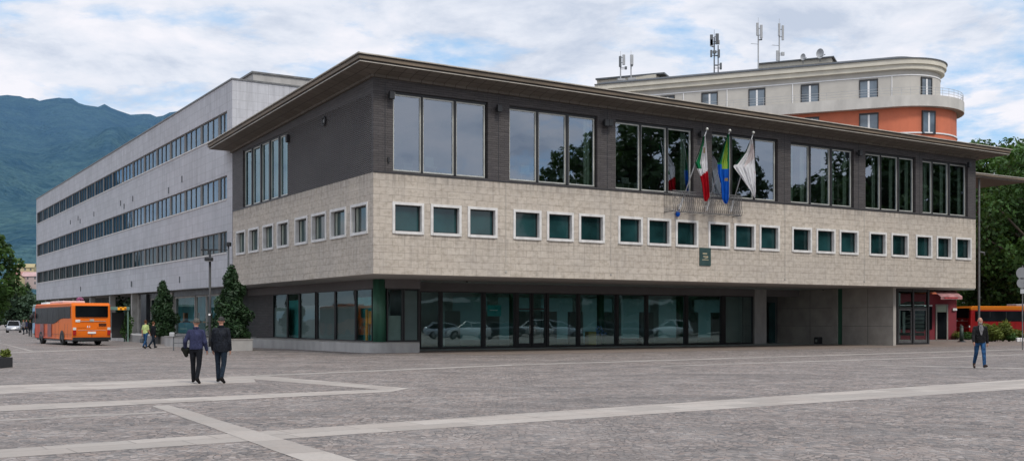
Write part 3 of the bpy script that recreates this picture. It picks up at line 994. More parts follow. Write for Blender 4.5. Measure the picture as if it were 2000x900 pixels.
for q in (-.9, .8):
    MB().box(ub + q, ub + q + .1, GV + .45, GV + .85, .02, .419).map(sh_f).build('leg', M['black'], be)
# stone panel, recess and long side wall on the right
UW = 38.2
MB().box(front_u(1472, GV), front_u(1495, GV), GV - .1, GV + .1, .005, ZS + .01).build('stone_panel', M['concrete2'], hall)
MB().box(front_u(1495.5, GV), UW + .3, GV + 2.2, GV + 2.4, .005, ZS + .01).build('recess_wall', M['room_dark'], hall)
MB().box(front_u(1502, GV + 1.5), front_u(1514, GV + 1.5), GV + 1.5, GV + 1.6, .03, 3.0).build('recess_door', M['glass_teal'], hall)
MB().box(UW, UW + .28, 1.1, 5.45, .005, ZS + .01).box(UW, UW + .28, 5.9, 11.65, .005, ZS + .01).build('side_wall', plain('shaded_concrete_wall', (0.33, 0.31, 0.28), 0.85, 0.2, 1.0, bump=0.2), hall)
MB().box(UW + .1, UW + .3, 5.45, 5.9, .005, ZS + .01).build('wall_slot', M['column'], hall)
MB().box(UW - .004, UW - .0005, 6.4, 11.6, 1.28, 1.30).box(UW - .004, UW - .0005, 1.15, 5.4, 1.28, 1.30).box(UW - .004, UW - .0005, 6.4, 11.6, 2.56, 2.58).box(UW - .004, UW - .0005, 1.15, 5.4, 2.56, 2.58).box(UW - .004, UW - .0005, 8.4, 8.43, .02, 3.85).box(UW - .004, UW - .0005, 3.2, 3.23, .02, 3.85).build('shutter_line', M['room_dark'], hall)
# glass vestibule at the right
vb = MB()
V0, VU0, VU1 = 3.0, front_u(1752, 3.0), front_u(1812, 3.0)
for u in (VU0, (VU0 + VU1) / 2, VU1):
    vb.box(u - .08, u + .08, V0 - .08, V0 + .08, .01, ZS)
vb.box(VU0, VU1, V0 - .05, V0 + .05, 2.5, 2.62).box(VU0, VU1, V0 - .05, V0 + .05, ZS - .2, ZS).box(VU0, VU1, V0 - .05, V0 + .05, .01, .12)
vb.box(VU1 - .08, VU1 + .08, 6.0, 6.16, .01, ZS).box(VU1 - .05, VU1 + .05, V0, 6, ZS - .2, ZS).box(VU1 - .05, VU1 + .05, V0, 6, .01, .12).box(VU1 - .05, VU1 + .05, V0, 6, 2.5, 2.6)
vbo = vb.build('vestibule_frame', M['darkframe'], hall)
MB().quad((VU0, V0 + .02, .1), (VU1, V0 + .02, .1), (VU1, V0 + .02, ZS - .2), (VU0, V0 + .02, ZS - .2)).quad((VU1 + .02, V0, .1), (VU1 + .02, 6, .1), (VU1 + .02, 6, ZS - .2), (VU1 + .02, V0, ZS - .2)).build('pane', M['glass_left'], vbo)
for q in range(2):
    a_ = VU0 + .12 + q * ((VU1 - VU0) / 2)
    b_ = a_ + (VU1 - VU0) / 2 - .24
    MB().box(a_, a_ + .1, V0 - .03, V0 + .015, .13, 2.49).box(b_ - .1, b_, V0 - .03, V0 + .015, .13, 2.49).box(a_ + .1, b_ - .1, V0 - .03, V0 + .015, 2.39, 2.49).box(a_ + .1, b_ - .1, V0 - .03, V0 + .015, .13, .3).build('door_leaf', M['grille'], vbo)
for du in (.25, 1.15):
    um = (VU0 + VU1) / 2
    MB().box(VU0 + du + .1, VU0 + du + .35, V0 + .5, V0 + .55, .8, 2.3).build('hanging_notice', M['blind2'], vbo)
MB().box(VU0 + .1, VU1 - .1, 6.2, 6.35, .01, ZS).build('vestibule_back', M['room_dark'], hall)
pm = MB()
rr = random.Random(2)
for i in range(9):
    z = .6 + i * .28
    pm.quad((VU1 + .012, V0 + .3, z), (VU1 + .012, V0 + rr.uniform(.9, 2.6), z), (VU1 + .012, V0 + rr.uniform(.9, 2.6), z + .2), (VU1 + .012, V0 + .3, z + .2))
pm.build('window_notice', M['blind2'], vbo)
# lower rear roof and its pole
lr = MB()
LU = front_u(1984, 6.0)
lr.box(U + .05, LU, 5.0, 19, 12.68, 12.80)
lr.build('rear_canopy', M['eave'], hall)
MB().box(U + .06, LU + .08, 4.9, 19.1, 12.801, 12.95).build('rear_canopy_fascia', M['fascia'], hall)
MB().box(U + .06, LU + .12, 4.86, 19.14, 12.951, 13.0).build('rear_canopy_edge', M['fascia_pale'], hall)
MB().box(U + .02, U + .9, 7.0, 19, 0.3, 12.68).build('rear_wall', M['room_dark'], hall)
pu = front_u(1912, 5.5)
MB().tube([(pu, 5.5, 0), (pu, 5.5, 12.69)], .085, 10).tube([(pu, 5.5, 7.0), (pu + .5, 5.4, 6.95), (pu + .55, 5.4, 6.75)], .06, 8).build('drainpipe', M['grille'], hall)

# wall fittings
def wall_lamp(px, py, label, v=0.0, lit=False):
    u = front_u(px, v - .25)
    z = z_at(py, u, v - .25)
    e = empty('floodlight', to_world(u, v, z), TH, label, 'floodlight', 'floodlights on the brick piers')
    b = bevel_box_mesh(MB().box(-.13, .13, -.36, -.16, -.2, .18), .03)
    b.build('lamp_housing', M['black'], e)
    MB().box(-.03, .03, -.17, -.001, -.03, .03).box(-.06, .06, -.03, -.0005, -.1, .1).build('bracket', M['black'], e)
    MB().box(.131, .14, -.33, -.19, -.16, .14).build('lens', M['clearlens'] if lit else M['darkframe'], e)
    return e

wall_lamp(765, 186, 'floodlight with pale lens on the corner pier beside the first big window', lit=True)
wall_lamp(975, 212, 'black floodlight on the brick pier between the first and second big windows')
wall_lamp(1184, 240, 'black floodlight, left one of the pair on the brick pier')
wall_lamp(1192, 240, 'black floodlight, right one of the pair on the brick pier')
wall_lamp(1371, 262, 'black floodlight on the brick pier behind the red white and green flag')
wall_lamp(1680, 299, 'black floodlight on the pier between the fifth and sixth big windows')
wall_lamp(1893, 322, 'small floodlight high on the last brick pier at the right end')
e = empty('floodlight', to_world(0, side_v(633, -.05), 0), TH)
v_ = side_v(633, -.05); z_ = z_at(237, 0, v_)
e.location = to_world(0, v_, z_)
tag(e, 'dark round wall alarm bell on the relief brick side wall', 'alarm bell')
e.name = 'alarm_bell'
rg = MB()
pts = [(-.07, .19 * math.cos(2 * math.pi * k / 20), .22 * math.sin(2 * math.pi * k / 20)) for k in range(21)]
rg.tube(pts, .045, 8, False)
rg.build('bell_rim', M['black'], e, True)
MB().tube([(-.01, 0, 0), (-.09, 0, 0)], .1, 14).build('bell_dome', plain('bell_grey', (.12, .12, .12), .5, .1, 2), e)
v_ = side_v(563, -.05); z_ = z_at(271, 0, v_)
e = empty('wall_siren', to_world(0, v_, z_), TH, 'small black siren box beside the tall side windows', 'siren')
bevel_box_mesh(MB().box(-.2, -.0, -.12, .12, -.22, .22), .04).build('siren_case', M['black'], e)
MB().box(-.21, -.2005, -.08, .08, -.1, .1).build('siren_grille', M['darkframe'], e)
u_ = front_u(758, 0); z_ = z_at(313, u_, 0)
e = empty('wall_socket', to_world(u_, 0, z_), TH, 'small black socket box low on the corner brick pier', 'socket box')
MB().box(-.05, .05, -.08, -.0005, -.12, .12).build('socket_case', M['black'], e)
MB().box(-.03, .03, -.1, -.081, -.08, .02).build('socket_cover', M['darkframe'], e)
# plaque
u_ = front_u(1376.5, 0); z_ = z_at(501, u_, 0)
e = empty('plaque', to_world(u_, 0, z_), TH, 'dark green rectangular plaque with gold marks on the stone wall', 'plaque')
MB().box(-.42, .42, -.05, -.001, -.52, .50).build('plate', plain('plaque_green', (.028, .06, .058), .4, .15, 2), e)
MB().box(-.2, .13, -.056, -.0505, .14, .2).box(-.16, .2, -.056, -.0505, -.02, .03).add([(-.12, -.053, -.14), (.2, -.053, -.06), (.22, -.053, -.02), (-.02, -.053, -.08)], [(0, 1, 2, 3)]).box(-.24, .24, -.056, -.0505, -.2, -.17).build('lettering', plain('gold_letter', (.45, .38, .25), .5, .1, 2), e)

# flag balcony grille
gb = MB()
G0, G1, GD = front_u(1313, -.7), front_u(1447, -.7), -.75
gz0, gz1 = 7.72, 8.86
for z in (gz0, gz1, gz1 - .16):
    gb.tube([(G0, -.02, z), (G0, GD, z), (G1, GD, z), (G1, -.02, z)], .026, 5)
n = 34
for i in range(n + 1):
    u = G0 + (G1 - G0) * i / n
    gb.tube([(u, GD, gz1), (u, GD - .0, gz0 + .45), (u, GD - .09, gz0 + .2), (u, GD, gz0)], .014, 4)
for i in range(n):
    u = G0 + (G1 - G0) * (i + .5) / n
    s = .055
    z0 = gz0 + .55
    gb.tube([(u + s * math.sin(t * .9) * (1 if i % 2 else -1), GD - .02, z0 + t * .045) for t in range(0, 13)], .009, 4)
    gb.tube([(u + .05 * math.cos(t * .7), GD - .01, gz1 - .08 + .05 * math.sin(t * .7)) for t in range(0, 10)], .008, 4)
for s in (G0, G1):
    for i in range(5):
        v = -.08 - .62 * i / 5
        gb.tube([(s, v, gz1), (s, v, gz0)], .011, 4)
for i in range(8):
    u = G0 + (G1 - G0) * i / 7
    gb.tube([(u, GD, gz0), (u, -.02, gz0 - .02)], .012, 4)
e = empty('flag_balcony', P0, TH, 'shallow wrought iron balcony basket under the three flags', 'balcony')
gb.build('balcony_grille', M['grille'], e)

# flags
def flag_material(name, col):
    t = NT(name)
    v = t.noise(t.scale(t.obj(), (4, 4, 1)), 1.5, 3)
    c = t.mix(t.remap(v, .3, .7, 0, 1), tuple(x * .82 for x in col), tuple(min(1, x * 1.1) for x in col))
    p = t.n('ShaderNodeBsdfPrincipled'); t.l(c, p.inputs['Base Color']); p.inputs['Roughness'].default_value = .8; p.inputs['Specular IOR Level'].default_value = .15
    tl = t.n('ShaderNodeBsdfTranslucent'); t.l(c, tl.inputs['Color'])
    mx = t.n('ShaderNodeMixShader'); mx.inputs[0].default_value = .45
    t.l(p.outputs[0], mx.inputs[1]); t.l(tl.outputs[0], mx.inputs[2]); t.l(mx.outputs[0], t.out.inputs[0])
    return t.m

FM = [flag_material('flag_green', (.015, .24, .09)), flag_material('flag_white', (.95, .94, .97)), flag_material('flag_red', (.52, .008, .02)),
      flag_material('flag_light_green', (.36, .56, .08)), flag_material('flag_blue', (.010, .13, .60)), flag_material('flag_shaded_green', (.012, .055, .03)),
      flag_material('flag_gold', (.45, .33, .16)), flag_material('flag_pink', (.82, .73, .72))]


def hung_flag(name, label, rows, colour, pole_top, pole_bot, vtop=-1.75, vbot=-.35, foot=None):
    e = empty(name, to_world(front_u(pole_bot[0], vbot), vbot, 0), TH, label, 'flag', 'flags on the town hall balcony')
    inv = e.location.copy()
    def loc(px, py, v):
        u = front_u(px, v)
        w = to_world(u, v, z_at(py, u, v)) - inv
        return Vector((w.dot(dR), w.dot(dL), w.z))
    e.location.z = 0
    a, b = loc(*pole_top, vtop), loc(*pole_bot, vbot)
    # rows of the draped cloth
    NY, NX = 46, 22
    ys = [r[0] for r in rows]
    mb, mats = MB(), []
    grid = []
    for j in range(NY + 1):
        y = ys[0] + (ys[-1] - ys[0]) * j / NY
        k = 0
        while k < len(rows) - 2 and rows[k + 1][0] < y: k += 1
        f = (y - rows[k][0]) / (rows[k + 1][0] - rows[k][0])
        xl = rows[k][1] + (rows[k + 1][1] - rows[k][1]) * f
        xr = rows[k][2] + (rows[k + 1][2] - rows[k][2]) * f
        fy = (y - pole_top[1]) / (pole_bot[1] - pole_top[1])
        vb = vtop + (vbot - vtop) * min(max(fy, 0), .42)
        row = []
        for i in range(NX + 1):
            s = i / NX
            x = xl + (xr - xl) * s
            d = .055 * math.sin(s * 15 + j * .07) * (.35 + .65 * j / NY) + .05 * math.sin(s * 37 + j * .2)
            row.append((x, y, loc(x, y, vb - .05 + d * .9)))
        grid.append(row)
    base = 0
    for row in grid:
        for p in row: mb.v.append(tuple(p[2]))
    for j in range(NY):
        for i in range(NX):
            q = (j * (NX + 1) + i, j * (NX + 1) + i + 1, (j + 1) * (NX + 1) + i + 1, (j + 1) * (NX + 1) + i)
            mb.f.append(q)
            mats.append(colour((grid[j][i][0] + grid[j][i + 1][0]) / 2, (grid[j][i][1] + grid[j + 1][i][1]) / 2, (i + .5) / NX, (j + .5) / NY))
    o = mb.build('flag_cloth', None, e, True)
    for m in FM: o.data.materials.append(m)
    o.data.polygons.foreach_set('material_index', mats)
    MB().tube([b, b + (a - b) * .5, a], [.035, .032, .026], 8).build('pole', M['antenna'], e, True)
    MB().ball(a + (a - b).normalized() * .05, .085).build('finial', M['alu'], e, True)
    bk = MB().tube([b - (a - b).normalized() * .35, b + (a - b).normalized() * .3], .06, 8)
    bk.tube([b, b + Vector((0, -vbot - .01, -.1))], .03, 6)
    bk.build('pole_socket', M['white'], e)
    if foot is not None:
        q = b - (a - b).normalized() * .62
        MB().ball(q, (.13, .13, .17)).tube([q, b - (a - b).normalized() * .2], .03, 6).build('pole_cord_bundle', foot, e, True)
    return e


def col1(x, y, s, t):
    if y > 343 - .75 * (x - 1369): return 2
    if y < 330 and s < .42: return 5 if s < .10 else 0  # edge strip: the green's shade along the pole, put into the colour
    if y < 285 and s < .55: return 0
    if 288 < y < 299 and .6 < s < .78: return 6
    return 1


def col2(x, y, s, t):
    if 349 < y < 355 and 1415 < x < 1422: return 6
    if y > 331 - (10 if x < 1410 else 0): return 4
    if y < 318 and s < .22: return 5
    if s < .38: return 0
    if x > 1421: return 0
    return 3


def col3(x, y, s, t):
    if y < 322 and s < .12: return 5
    if 333 < y < 338 and x > 1472: return 7
    if y < 330 and s > .5 and (x - 1455) * .9 + (y - 300) < 26 and (x - 1455) * .9 + (y - 300) > -6: return 7
    return 1


hung_flag('flag', 'green white and red tricolour flag hanging from its pole', [(266, 1374, 1378), (290, 1367, 1380), (318, 1357, 1382), (340, 1366, 1383), (360, 1371, 1384.5), (384, 1374, 1386), (393, 1376, 1381)], col1, (1380.5, 254), (1331, 397), foot=FM[4])
hung_flag('flag', 'flag green above and blue below with a small gold crest', [(262, 1421, 1424), (290, 1411, 1424), (318, 1401, 1424.5), (340, 1403, 1424), (360, 1408, 1424), (388, 1410, 1423.5), (398, 1416, 1420)], col2, (1425, 257), (1383, 400))
hung_flag('flag', 'plain white flag with a faint pink emblem on the third pole', [(272, 1466, 1470), (298, 1455, 1473), (325, 1432, 1474.5), (340, 1443, 1476), (360, 1457, 1475.5), (372, 1466, 1476), (386, 1473, 1475)], col3, (1471, 261), (1430, 402))

# ------------------------------------------------------------------ office wing
wing = empty('office_wing', P0, TH, 'long pale grey office block with three ribbon window storeys behind the town hall', 'building')
WV0, WV1, WD = 22.0, 108.0, 15.0
shear = lambda x, y, z: (x, y, z + .0050 * max(0.0, y - 22) * (1 if z > 1 else z))
bands = [(6.12, 7.55), (9.62, 11.20), (13.93, 15.42)]
ZB, ZPAR = 3.93, 17.25
strips = [(ZB, bands[0][0]), (bands[0][1], bands[1][0]), (bands[1][1], bands[2][0]), (bands[2][1], ZPAR)]
pw = MB()
NS = 12
for z0, z1 in strips:
    for k in range(NS):
        y0, y1 = WV0 + .06 + (WV1 - WV0 - .06) * k / NS, WV0 + .06 + (WV1 - WV0 - .06) * (k + 1) / NS
        pw.quad((0, y0, z0), (0, y1, z0), (0, y1, z1), (0, y0, z1))
        pw.quad((0, y0, z0), (0, y1, z0), (.4, y1, z0), (.4, y0, z0))
        pw.quad((0, y0, z1), (0, y1, z1), (.4, y1, z1), (.4, y0, z1))
pw.quad((0, WV0 + .06, ZB), (WD, WV0 + .06, ZB), (WD, WV0 + .06, ZPAR), (0, WV0 + .06, ZPAR))
pw.quad((0, WV1, ZB), (WD, WV1, ZB), (WD, WV1, ZPAR), (0, WV1, ZPAR))
pw.quad((WD, WV0, ZB), (WD, WV1, ZB), (WD, WV1, ZPAR), (WD, WV0, ZPAR))
for z0, z1 in bands:
    pw.quad((0, WV0 + .06, z0), (0, WV0 + 1.2, z0), (0, WV0 + 1.2, z1), (0, WV0 + .06, z1))
    pw.quad((0, WV0 + 1.2, z0), (.3, WV0 + 1.2, z0), (.3, WV0 + 1.2, z1), (0, WV0 + 1.2, z1))
    pw.quad((0, WV1 - .8, z0), (0, WV1, z0), (0, WV1, z1), (0, WV1 - .8, z1))
pw.map(shear).build('panel_wall', M['panels'], wing)
MB().box(.5, WD - .2, WV0 + .3, WV1 - .3, ZPAR - .4, ZPAR - .25).map(shear).build('flat_roof', M['roofing'], wing)
MB().box(-.06, .3, WV0, WV1 + .06, ZPAR, ZPAR + .10).box(.301, WD, WV0, WV0 + .3, ZPAR, ZPAR + .10).map(shear).build('parapet_cap', M['grille'], wing)
MB().box(.4, WD, WV0 + .5, WV1 - .4, ZB, ZB + .2).map(shear).build('underside', M['soffit'], wing)
rb = MB()
for z0, z1 in bands:
    rb.quad((1.6, WV0 + .3, z0), (1.6, WV1 - .3, z0), (1.6, WV1 - .3, z1), (1.6, WV0 + .3, z1))
    rb.quad((.35, WV0 + .3, z0 - .01), (1.6, WV0 + .3, z0 - .01), (1.6, WV1 - .3, z0 - .01), (.35, WV1 - .3, z0 - .01))
    rb.quad((.35, WV0 + .3, z1 + .01), (1.6, WV0 + .3, z1 + .01), (1.6, WV1 - .3, z1 + .01), (.35, WV1 - .3, z1 + .01))
rb.map(shear).build('office_rooms', M['room'], wing)
sl = MB()
for i, (z0, z1) in enumerate(bands):
    sl.box(-.05, .2, WV0 + 1.2, WV1 - .8, z0 - .05, z0 + .03)
slo = sl.map(shear).build('sill', M['whiteframe'], wing)
bay_edges = [WV0 + 1.2] + [25.3 + 4.32 * k for k in range(20)]
bay_edges = [b for b in bay_edges if b < WV1 - 1] + [WV1 - .8]
pr = random.Random(4)
pier = plain('grey_pier', (.165, .162, .155), .75, .2, 2, stretch=(1, 1, .4))
for bi, (z0, z1) in enumerate(bands):
    for k in range(len(bay_edges) - 1):
        y0, y1 = bay_edges[k], bay_edges[k + 1]
        np_ = 2 if y1 - y0 < 3 else 3
        fr = MB()
        fr.box(.09, .28, y0 - .22 if k else y0, y0 + .18, z0 + .03, z1)
        w = (y1 - .24 - y0 - .2) / np_
        for q in range(np_ + 1):
            yy = y0 + .2 + w * q
            fr.box(.10, .2, yy - .035, yy + .035, z0 + .031, z1 - .001)
        fr.box(.11, .19, y0 + .18, y1 - .2, z0 + .031, z0 + .1).box(.11, .19, y0 + .18, y1 - .2, z1 - .06, z1 - .001)
        fo = fr.map(shear).build('window_bay', pier, wing)
        pn = MB()
        for q in range(np_):
            ya, yb2 = y0 + .2 + w * q + .035, y0 + .2 + w * (q + 1) - .035
            pn.quad((.15, ya, z0 + .1), (.15, yb2, z0 + .1), (.15, yb2, z1 - .06), (.15, ya, z1 - .06))
        pn.map(shear).build('pane', M['glass_wing_low' if bi == 0 else 'glass_wing'], fo)
        cu = MB()
        for q in range(np_):
            ya, yb2 = y0 + .2 + w * q, y0 + .2 + w * (q + 1)
            m = pr.random()
            spans = [(ya + .05, ya + .05 + (yb2 - ya) * pr.uniform(.2, .45))]
            if m < .4: spans.append((yb2 - (yb2 - ya) * pr.uniform(.15, .3), yb2 - .05))
            if bi == 0 and m > .25: spans = [(ya + .03, yb2 - .03)]
            for s0, s1 in spans:
                n = max(2, int((s1 - s0) / .14))
                for j in range(n):
                    x0, x1 = s0 + (s1 - s0) * j / n, s0 + (s1 - s0) * (j + 1) / n
                    xm_ = .30 + (.05 if j % 2 else 0)
                    cu.quad((.3 + (.05 if j % 2 else 0), x0, z0 + .1), (.3 + (0 if j % 2 else .05), x1, z0 + .1), (.3 + (0 if j % 2 else .05), x1, z1 - .05), (.3 + (.05 if j % 2 else 0), x0, z1 - .05))
        cu.map(shear).build('curtain', M['curtain_grey'], fo)
# drain spouts on the panels
for px, py in ((356, 350), (260, 388), (236, 397), (243, 403), (184, 418), (153, 426), (157, 432), (138, 434), (351.5, 546), (257, 554), (258, 555), (158, 564), (330, 372)):
    v = side_v(px); z = z_at(py, 0, v)
    MB().box(-.07, -.001, v - .05, v + .05, z - .24, z + .24).build('drain_spout', M['antenna_dark'], wing)
# penthouse
MB().box(2.67, 12, 26.0, 62, ZPAR - .2, 18.75).build('penthouse', M['concrete2'], wing)
MB().box(2.55, 12.1, 25.9, 62.1, 18.751, 18.87).build('penthouse_cap', M['grille'], wing)
# ground floor
MB().box(3.4, 3.6, 34.2, WV1 - .2, 0, ZB + .2).map(shear).build('ground_floor_wall', M['room_dark'], wing)
MB().box(-2.2, 3.4, 26.2, 52, 0.0, .55).build('plinth', M['concrete2'], wing)
gx = 1.0
gpx = [(268, 276, 'p'), (277, 294, 'g'), (295, 312, 'g'), (334, 342, 'p'), (343, 382, 'g'), (384, 404, 'g'), (405, 430, 'g')]
for a, b, k in gpx:
    v0, v1 = side_v(b, gx), side_v(a, gx)
    if k == 'p':
        MB().box(gx - .25, gx + .25, v0, v1, .551, ZB).build('pier', M['concrete'], wing)
    else:
        f_ = MB().box(gx - .05, gx + .05, v0, v0 + .12, .551, 3.55).box(gx - .05, gx + .05, v1 - .12, v1, .551, 3.55).box(gx - .048, gx + .048, v0 + .12, v1 - .12, .551, .66).box(gx - .048, gx + .048, v0 + .12, v1 - .12, 3.42, 3.55).build('shop_window_frame', M['concrete'], wing)
        MB().quad((gx + .01, v0 + .12, .66), (gx + .01, v1 - .12, .66), (gx + .01, v1 - .12, 3.42), (gx + .01, v0 + .12, 3.42)).build('pane', M['glass_left'], f_)
MB().box(gx - .15, gx + .2, side_v(440, gx), side_v(262, gx), 3.551, ZB + .05).build('shop_header', M['darkframe'], wing)
lr_ = MB().quad((gx + .2, 27, .6), (gx + .2, 45, .6), (3.3, 45, .6), (3.3, 27, .6)).box(3.2, 3.3, 27, 50, .6, 3.6)
SDM = plain('shop_display_brown', (.30, .14, .07), .8, .4, 2)
lr_.build('shop_interior', plain('teal_shop_wall', (.05, .16, .17), .9, .4, .8), wing)
for v in (29, 31.5, 35, 38.5, 42):
    MB().box(2.0, 2.6, v, v + 1.1, 1.5, 1.62).box(2.2, 2.5, v + .2, v + .6, 1.621, 2.3).build('shop_display', SDM, wing)
MB().box(.6, 3.3, 48.5, 50.5, 0.01, ZB).build('dark_doorway', M['black'], wing)
for v in (52.5, 62, 72, 82, 92, 102):
    MB().box(.3, .8, v, v + .5, 0, ZB + .4).build('pier', M['concrete'], wing)

# ------------------------------------------------------------------ curved apartment block
apt = empty('apartment_block', (0, 0, 0), 0, 'round cornered apartment block with grey attic over red walls behind the town hall', 'building')
E_ = Vector((-.925, .38, 0)).normalized()
N_ = Vector((-E_.y, E_.x, 0))
if N_.y < 0: N_ = -N_
BP = Vector(((1745 - 1000) / F * 105, 105, 0))
RA = 4.2
CEN = BP + N_ * RA
SL = 30.3


def apt_path(off):
    """plan curve at distance off outside the attic wall: straight front, round corner, return side"""
    r = RA + off
    pts = [BP - N_ * off + E_ * SL * (1 - k / 10) for k in range(10)]
    a0 = math.atan2(-N_.y, -N_.x)
    for k in range(0, 25):
        a = a0 + math.pi * k / 24
        pts.append(CEN + Vector((math.cos(a), math.sin(a), 0)) * r)
    pts.append(CEN + N_ * r + E_ * SL)
    return pts


def apt_band(o0, z0, o1, z1, mat, name, close=True):
    mb = MB()
    a, b = apt_path(o0), apt_path(o1)
    n = len(a)
    for i in range(n - 1):
        mb.quad((a[i].x, a[i].y, z0), (a[i + 1].x, a[i + 1].y, z0), (b[i + 1].x, b[i + 1].y, z1), (b[i].x, b[i].y, z1))
    mb.quad((a[-1].x, a[-1].y, z0), (a[0].x, a[0].y, z0), (b[0].x, b[0].y, z1), (b[-1].x, b[-1].y, z1))
    return mb.build(name, mat, apt, False)


def apt_slab(o, z0, z1, mat, name, inner=3.5):
    mb = MB()
    a, c = apt_path(o), apt_path(o - inner)
    n = len(a)
    for i in range(n - 1):
        p, q, r, s = a[i], a[i + 1], c[i + 1], c[i]
        mb.quad((p.x, p.y, z0), (q.x, q.y, z0), (q.x, q.y, z1), (p.x, p.y, z1))
        mb.quad((p.x, p.y, z1), (q.x, q.y, z1), (r.x, r.y, z1), (s.x, s.y, z1))
        mb.quad((p.x, p.y, z0), (q.x, q.y, z0), (r.x, r.y, z0), (s.x, s.y, z0))
    mb.quad((a[0].x, a[0].y, z0), (c[0].x, c[0].y, z0), (c[0].x, c[0].y, z1), (a[0].x, a[0].y, z1))
    return mb.build(name, mat, apt)


apt_band(1.5, 0, 1.5, 22.05, M['redwall'], 'red_wall')
apt_band(0, 22.0, 0, 26.3, M['attic'], 'attic_wall')
apt_slab(2.2, 22.05, 23.1, M['balcony'], 'balcony', 2.3)
apt_slab(.40, 26.0, 26.45, M['cornice'], 'cornice', .9)
apt_slab(.58, 26.46, 26.95, M['cornice'], 'cornice', 1.2)
apt_band(.66, 26.96, -2.4, 27.85, M['rooftile'], 'tiled_roof')
apt_slab(.68, 26.93, 27.02, M['antenna_dark'], 'gutter', .4)
apt_slab(.06, 25.42, 25.52, M['white'], 'conduit', .1)
apt_slab(1.58, 19.55, 19.68, M['white'], 'string_course', .2)
ra = MB()
pa = apt_path(2.1)
for z in (23.35, 23.6, 23.85):
    ra.tube([(p.x, p.y, z) for p in pa[:30]], .018, 4)
for i in range(0, 30):
    p = pa[i]
    ra.tube([(p.x, p.y, 23.05), (p.x, p.y, 23.85)], .018, 4)
ra.build('balcony_railing', M['antenna'], apt)


def apt_window(px0, px1, off, z0, z1, curved=False):
    # on the straight front: parametrise along E_; on the corner: by angle
    k0, k1 = (px0 - 1000) / F, (px1 - 1000) / F
    def pt(k):
        if not curved:
            b = BP - N_ * off
            t = (k * b.y - b.x) / (E_.x - k * E_.y)
            return b + E_ * t, N_
        best = None
        a0 = math.atan2(-N_.y, -N_.x)
        for s in range(400):
            a = a0 + math.pi * .62 * s / 400
            p = CEN + Vector((math.cos(a), math.sin(a), 0)) * (RA + off)
            d = abs(p.x / p.y - k)
            if best is None or d < best[0]:
                best = (d, p, -Vector((math.cos(a), math.sin(a), 0)))
        return best[1], best[2]
    (p, n0), (q, n1) = pt(k0), pt(k1)
    n = ((n0 + n1) / 2).normalized()
    d = (q - p); L = d.length; d.normalize()
    def W(x, o, z): return p + d * x - n * (o + (.085 if curved else 0)) + Vector((0, 0, z))
    def bx(mb, x0, x1, o0, o1, za, zb):
        mb.add([W(x, o, z) for z in (za, zb) for o in (o0, o1) for x in (x0, x1)],
               [(0, 2, 3, 1), (4, 5, 7, 6), (0, 1, 5, 4), (2, 6, 7, 3), (0, 4, 6, 2), (1, 3, 7, 5)])
    fr = MB()
    bx(fr, 0, .1, -.3, .06, z0, z1); bx(fr, L - .1, L, -.3, .06, z0, z1); bx(fr, .1, L - .1, -.3, .05, z1 - .18, z1); bx(fr, .1, L - .1, -.3, .09, z0, z0 + .06)
    o = fr.build('window', M['darkframe'], apt)
    ca = MB()
    bx(ca, L / 2 - .09, L / 2 + .09, -.02, .045, z0 + .06, z1 - .18)
    ca.build('casement', M['white'], o)
    pn = MB()
    pn.quad(W(.1, .02, z0 + .06), W(L - .1, .02, z0 + .06), W(L - .1, .02, z1 - .18), W(.1, .02, z1 - .18))
    pn.build('pane', M['glass_flat'], o)
    return o


for a, b in ((1678, 1715), (1564, 1600), (1462, 1495), (1370, 1402), (1290, 1318)):
    apt_window(a, b, 0, 23.0, 25.3)
apt_window(1798, 1819, 0, 23.0, 25.3, True)
for a, b in ((1678, 1716), (1572, 1600)):
    apt_window(a, b, 1.5, 19.7, 21.72)
apt_window(1800, 1826, 1.5, 19.5, 21.72, True)
for px in (1742, 1548, 1420, 1335):
    b = BP - N_ * .03
    k = (px - 1000) / F
    t = (k * b.y - b.x) / (E_.x - k * E_.y)
    p = b + E_ * t
    MB().tube([(p.x, p.y, 23), (p.x, p.y, 25.5)], .05, 6).build('downpipe', M['white'], apt)
# small roof storey pieces
def oriented(p0, p1, depth, z0, z1):
    d = (p1 - p0).normalized(); n = Vector((-d.y, d.x, 0))
    if n.y < 0: n = -n
    q = [p0, p1, p1 + n * depth, p0 + n * depth]
    return MB().prism([(a.x, a.y) for a in q], z0, z1)
Ya, Yb = 111.0, 109.0
a_, b_ = at(1482, 130, 112.5), at(1624, 118, 109.5)
oriented(Vector((a_.x, a_.y, 0)), Vector((b_.x, b_.y, 0)), 5, 26.5, 28.3).build('roof_storey', M['cornice'], apt)
oriented(Vector((a_.x, a_.y, 0)) - Vector((.15, .2, 0)), Vector((b_.x, b_.y, 0)) + Vector((.15, -.3, 0)), 5.4, 28.301, 28.42).build('roof_storey_cap', M['antenna_dark'], apt)
a_, b_ = at(1166, 160, 121), at(1281, 143, 118)
oriented(Vector((a_.x, a_.y, 0)), Vector((b_.x, b_.y, 0)), 6, 25.5, 28.55).build('roof_storey', M['cornice'], apt)
rp = oriented(Vector((a_.x, a_.y, 0)) - Vector((.2, .3, 0)), Vector((b_.x, b_.y, 0)) + Vector((.9, -.3, 0)), 6.4, 28.551, 28.72)
rp.build('roof_storey_cap', M['antenna_dark'], apt)

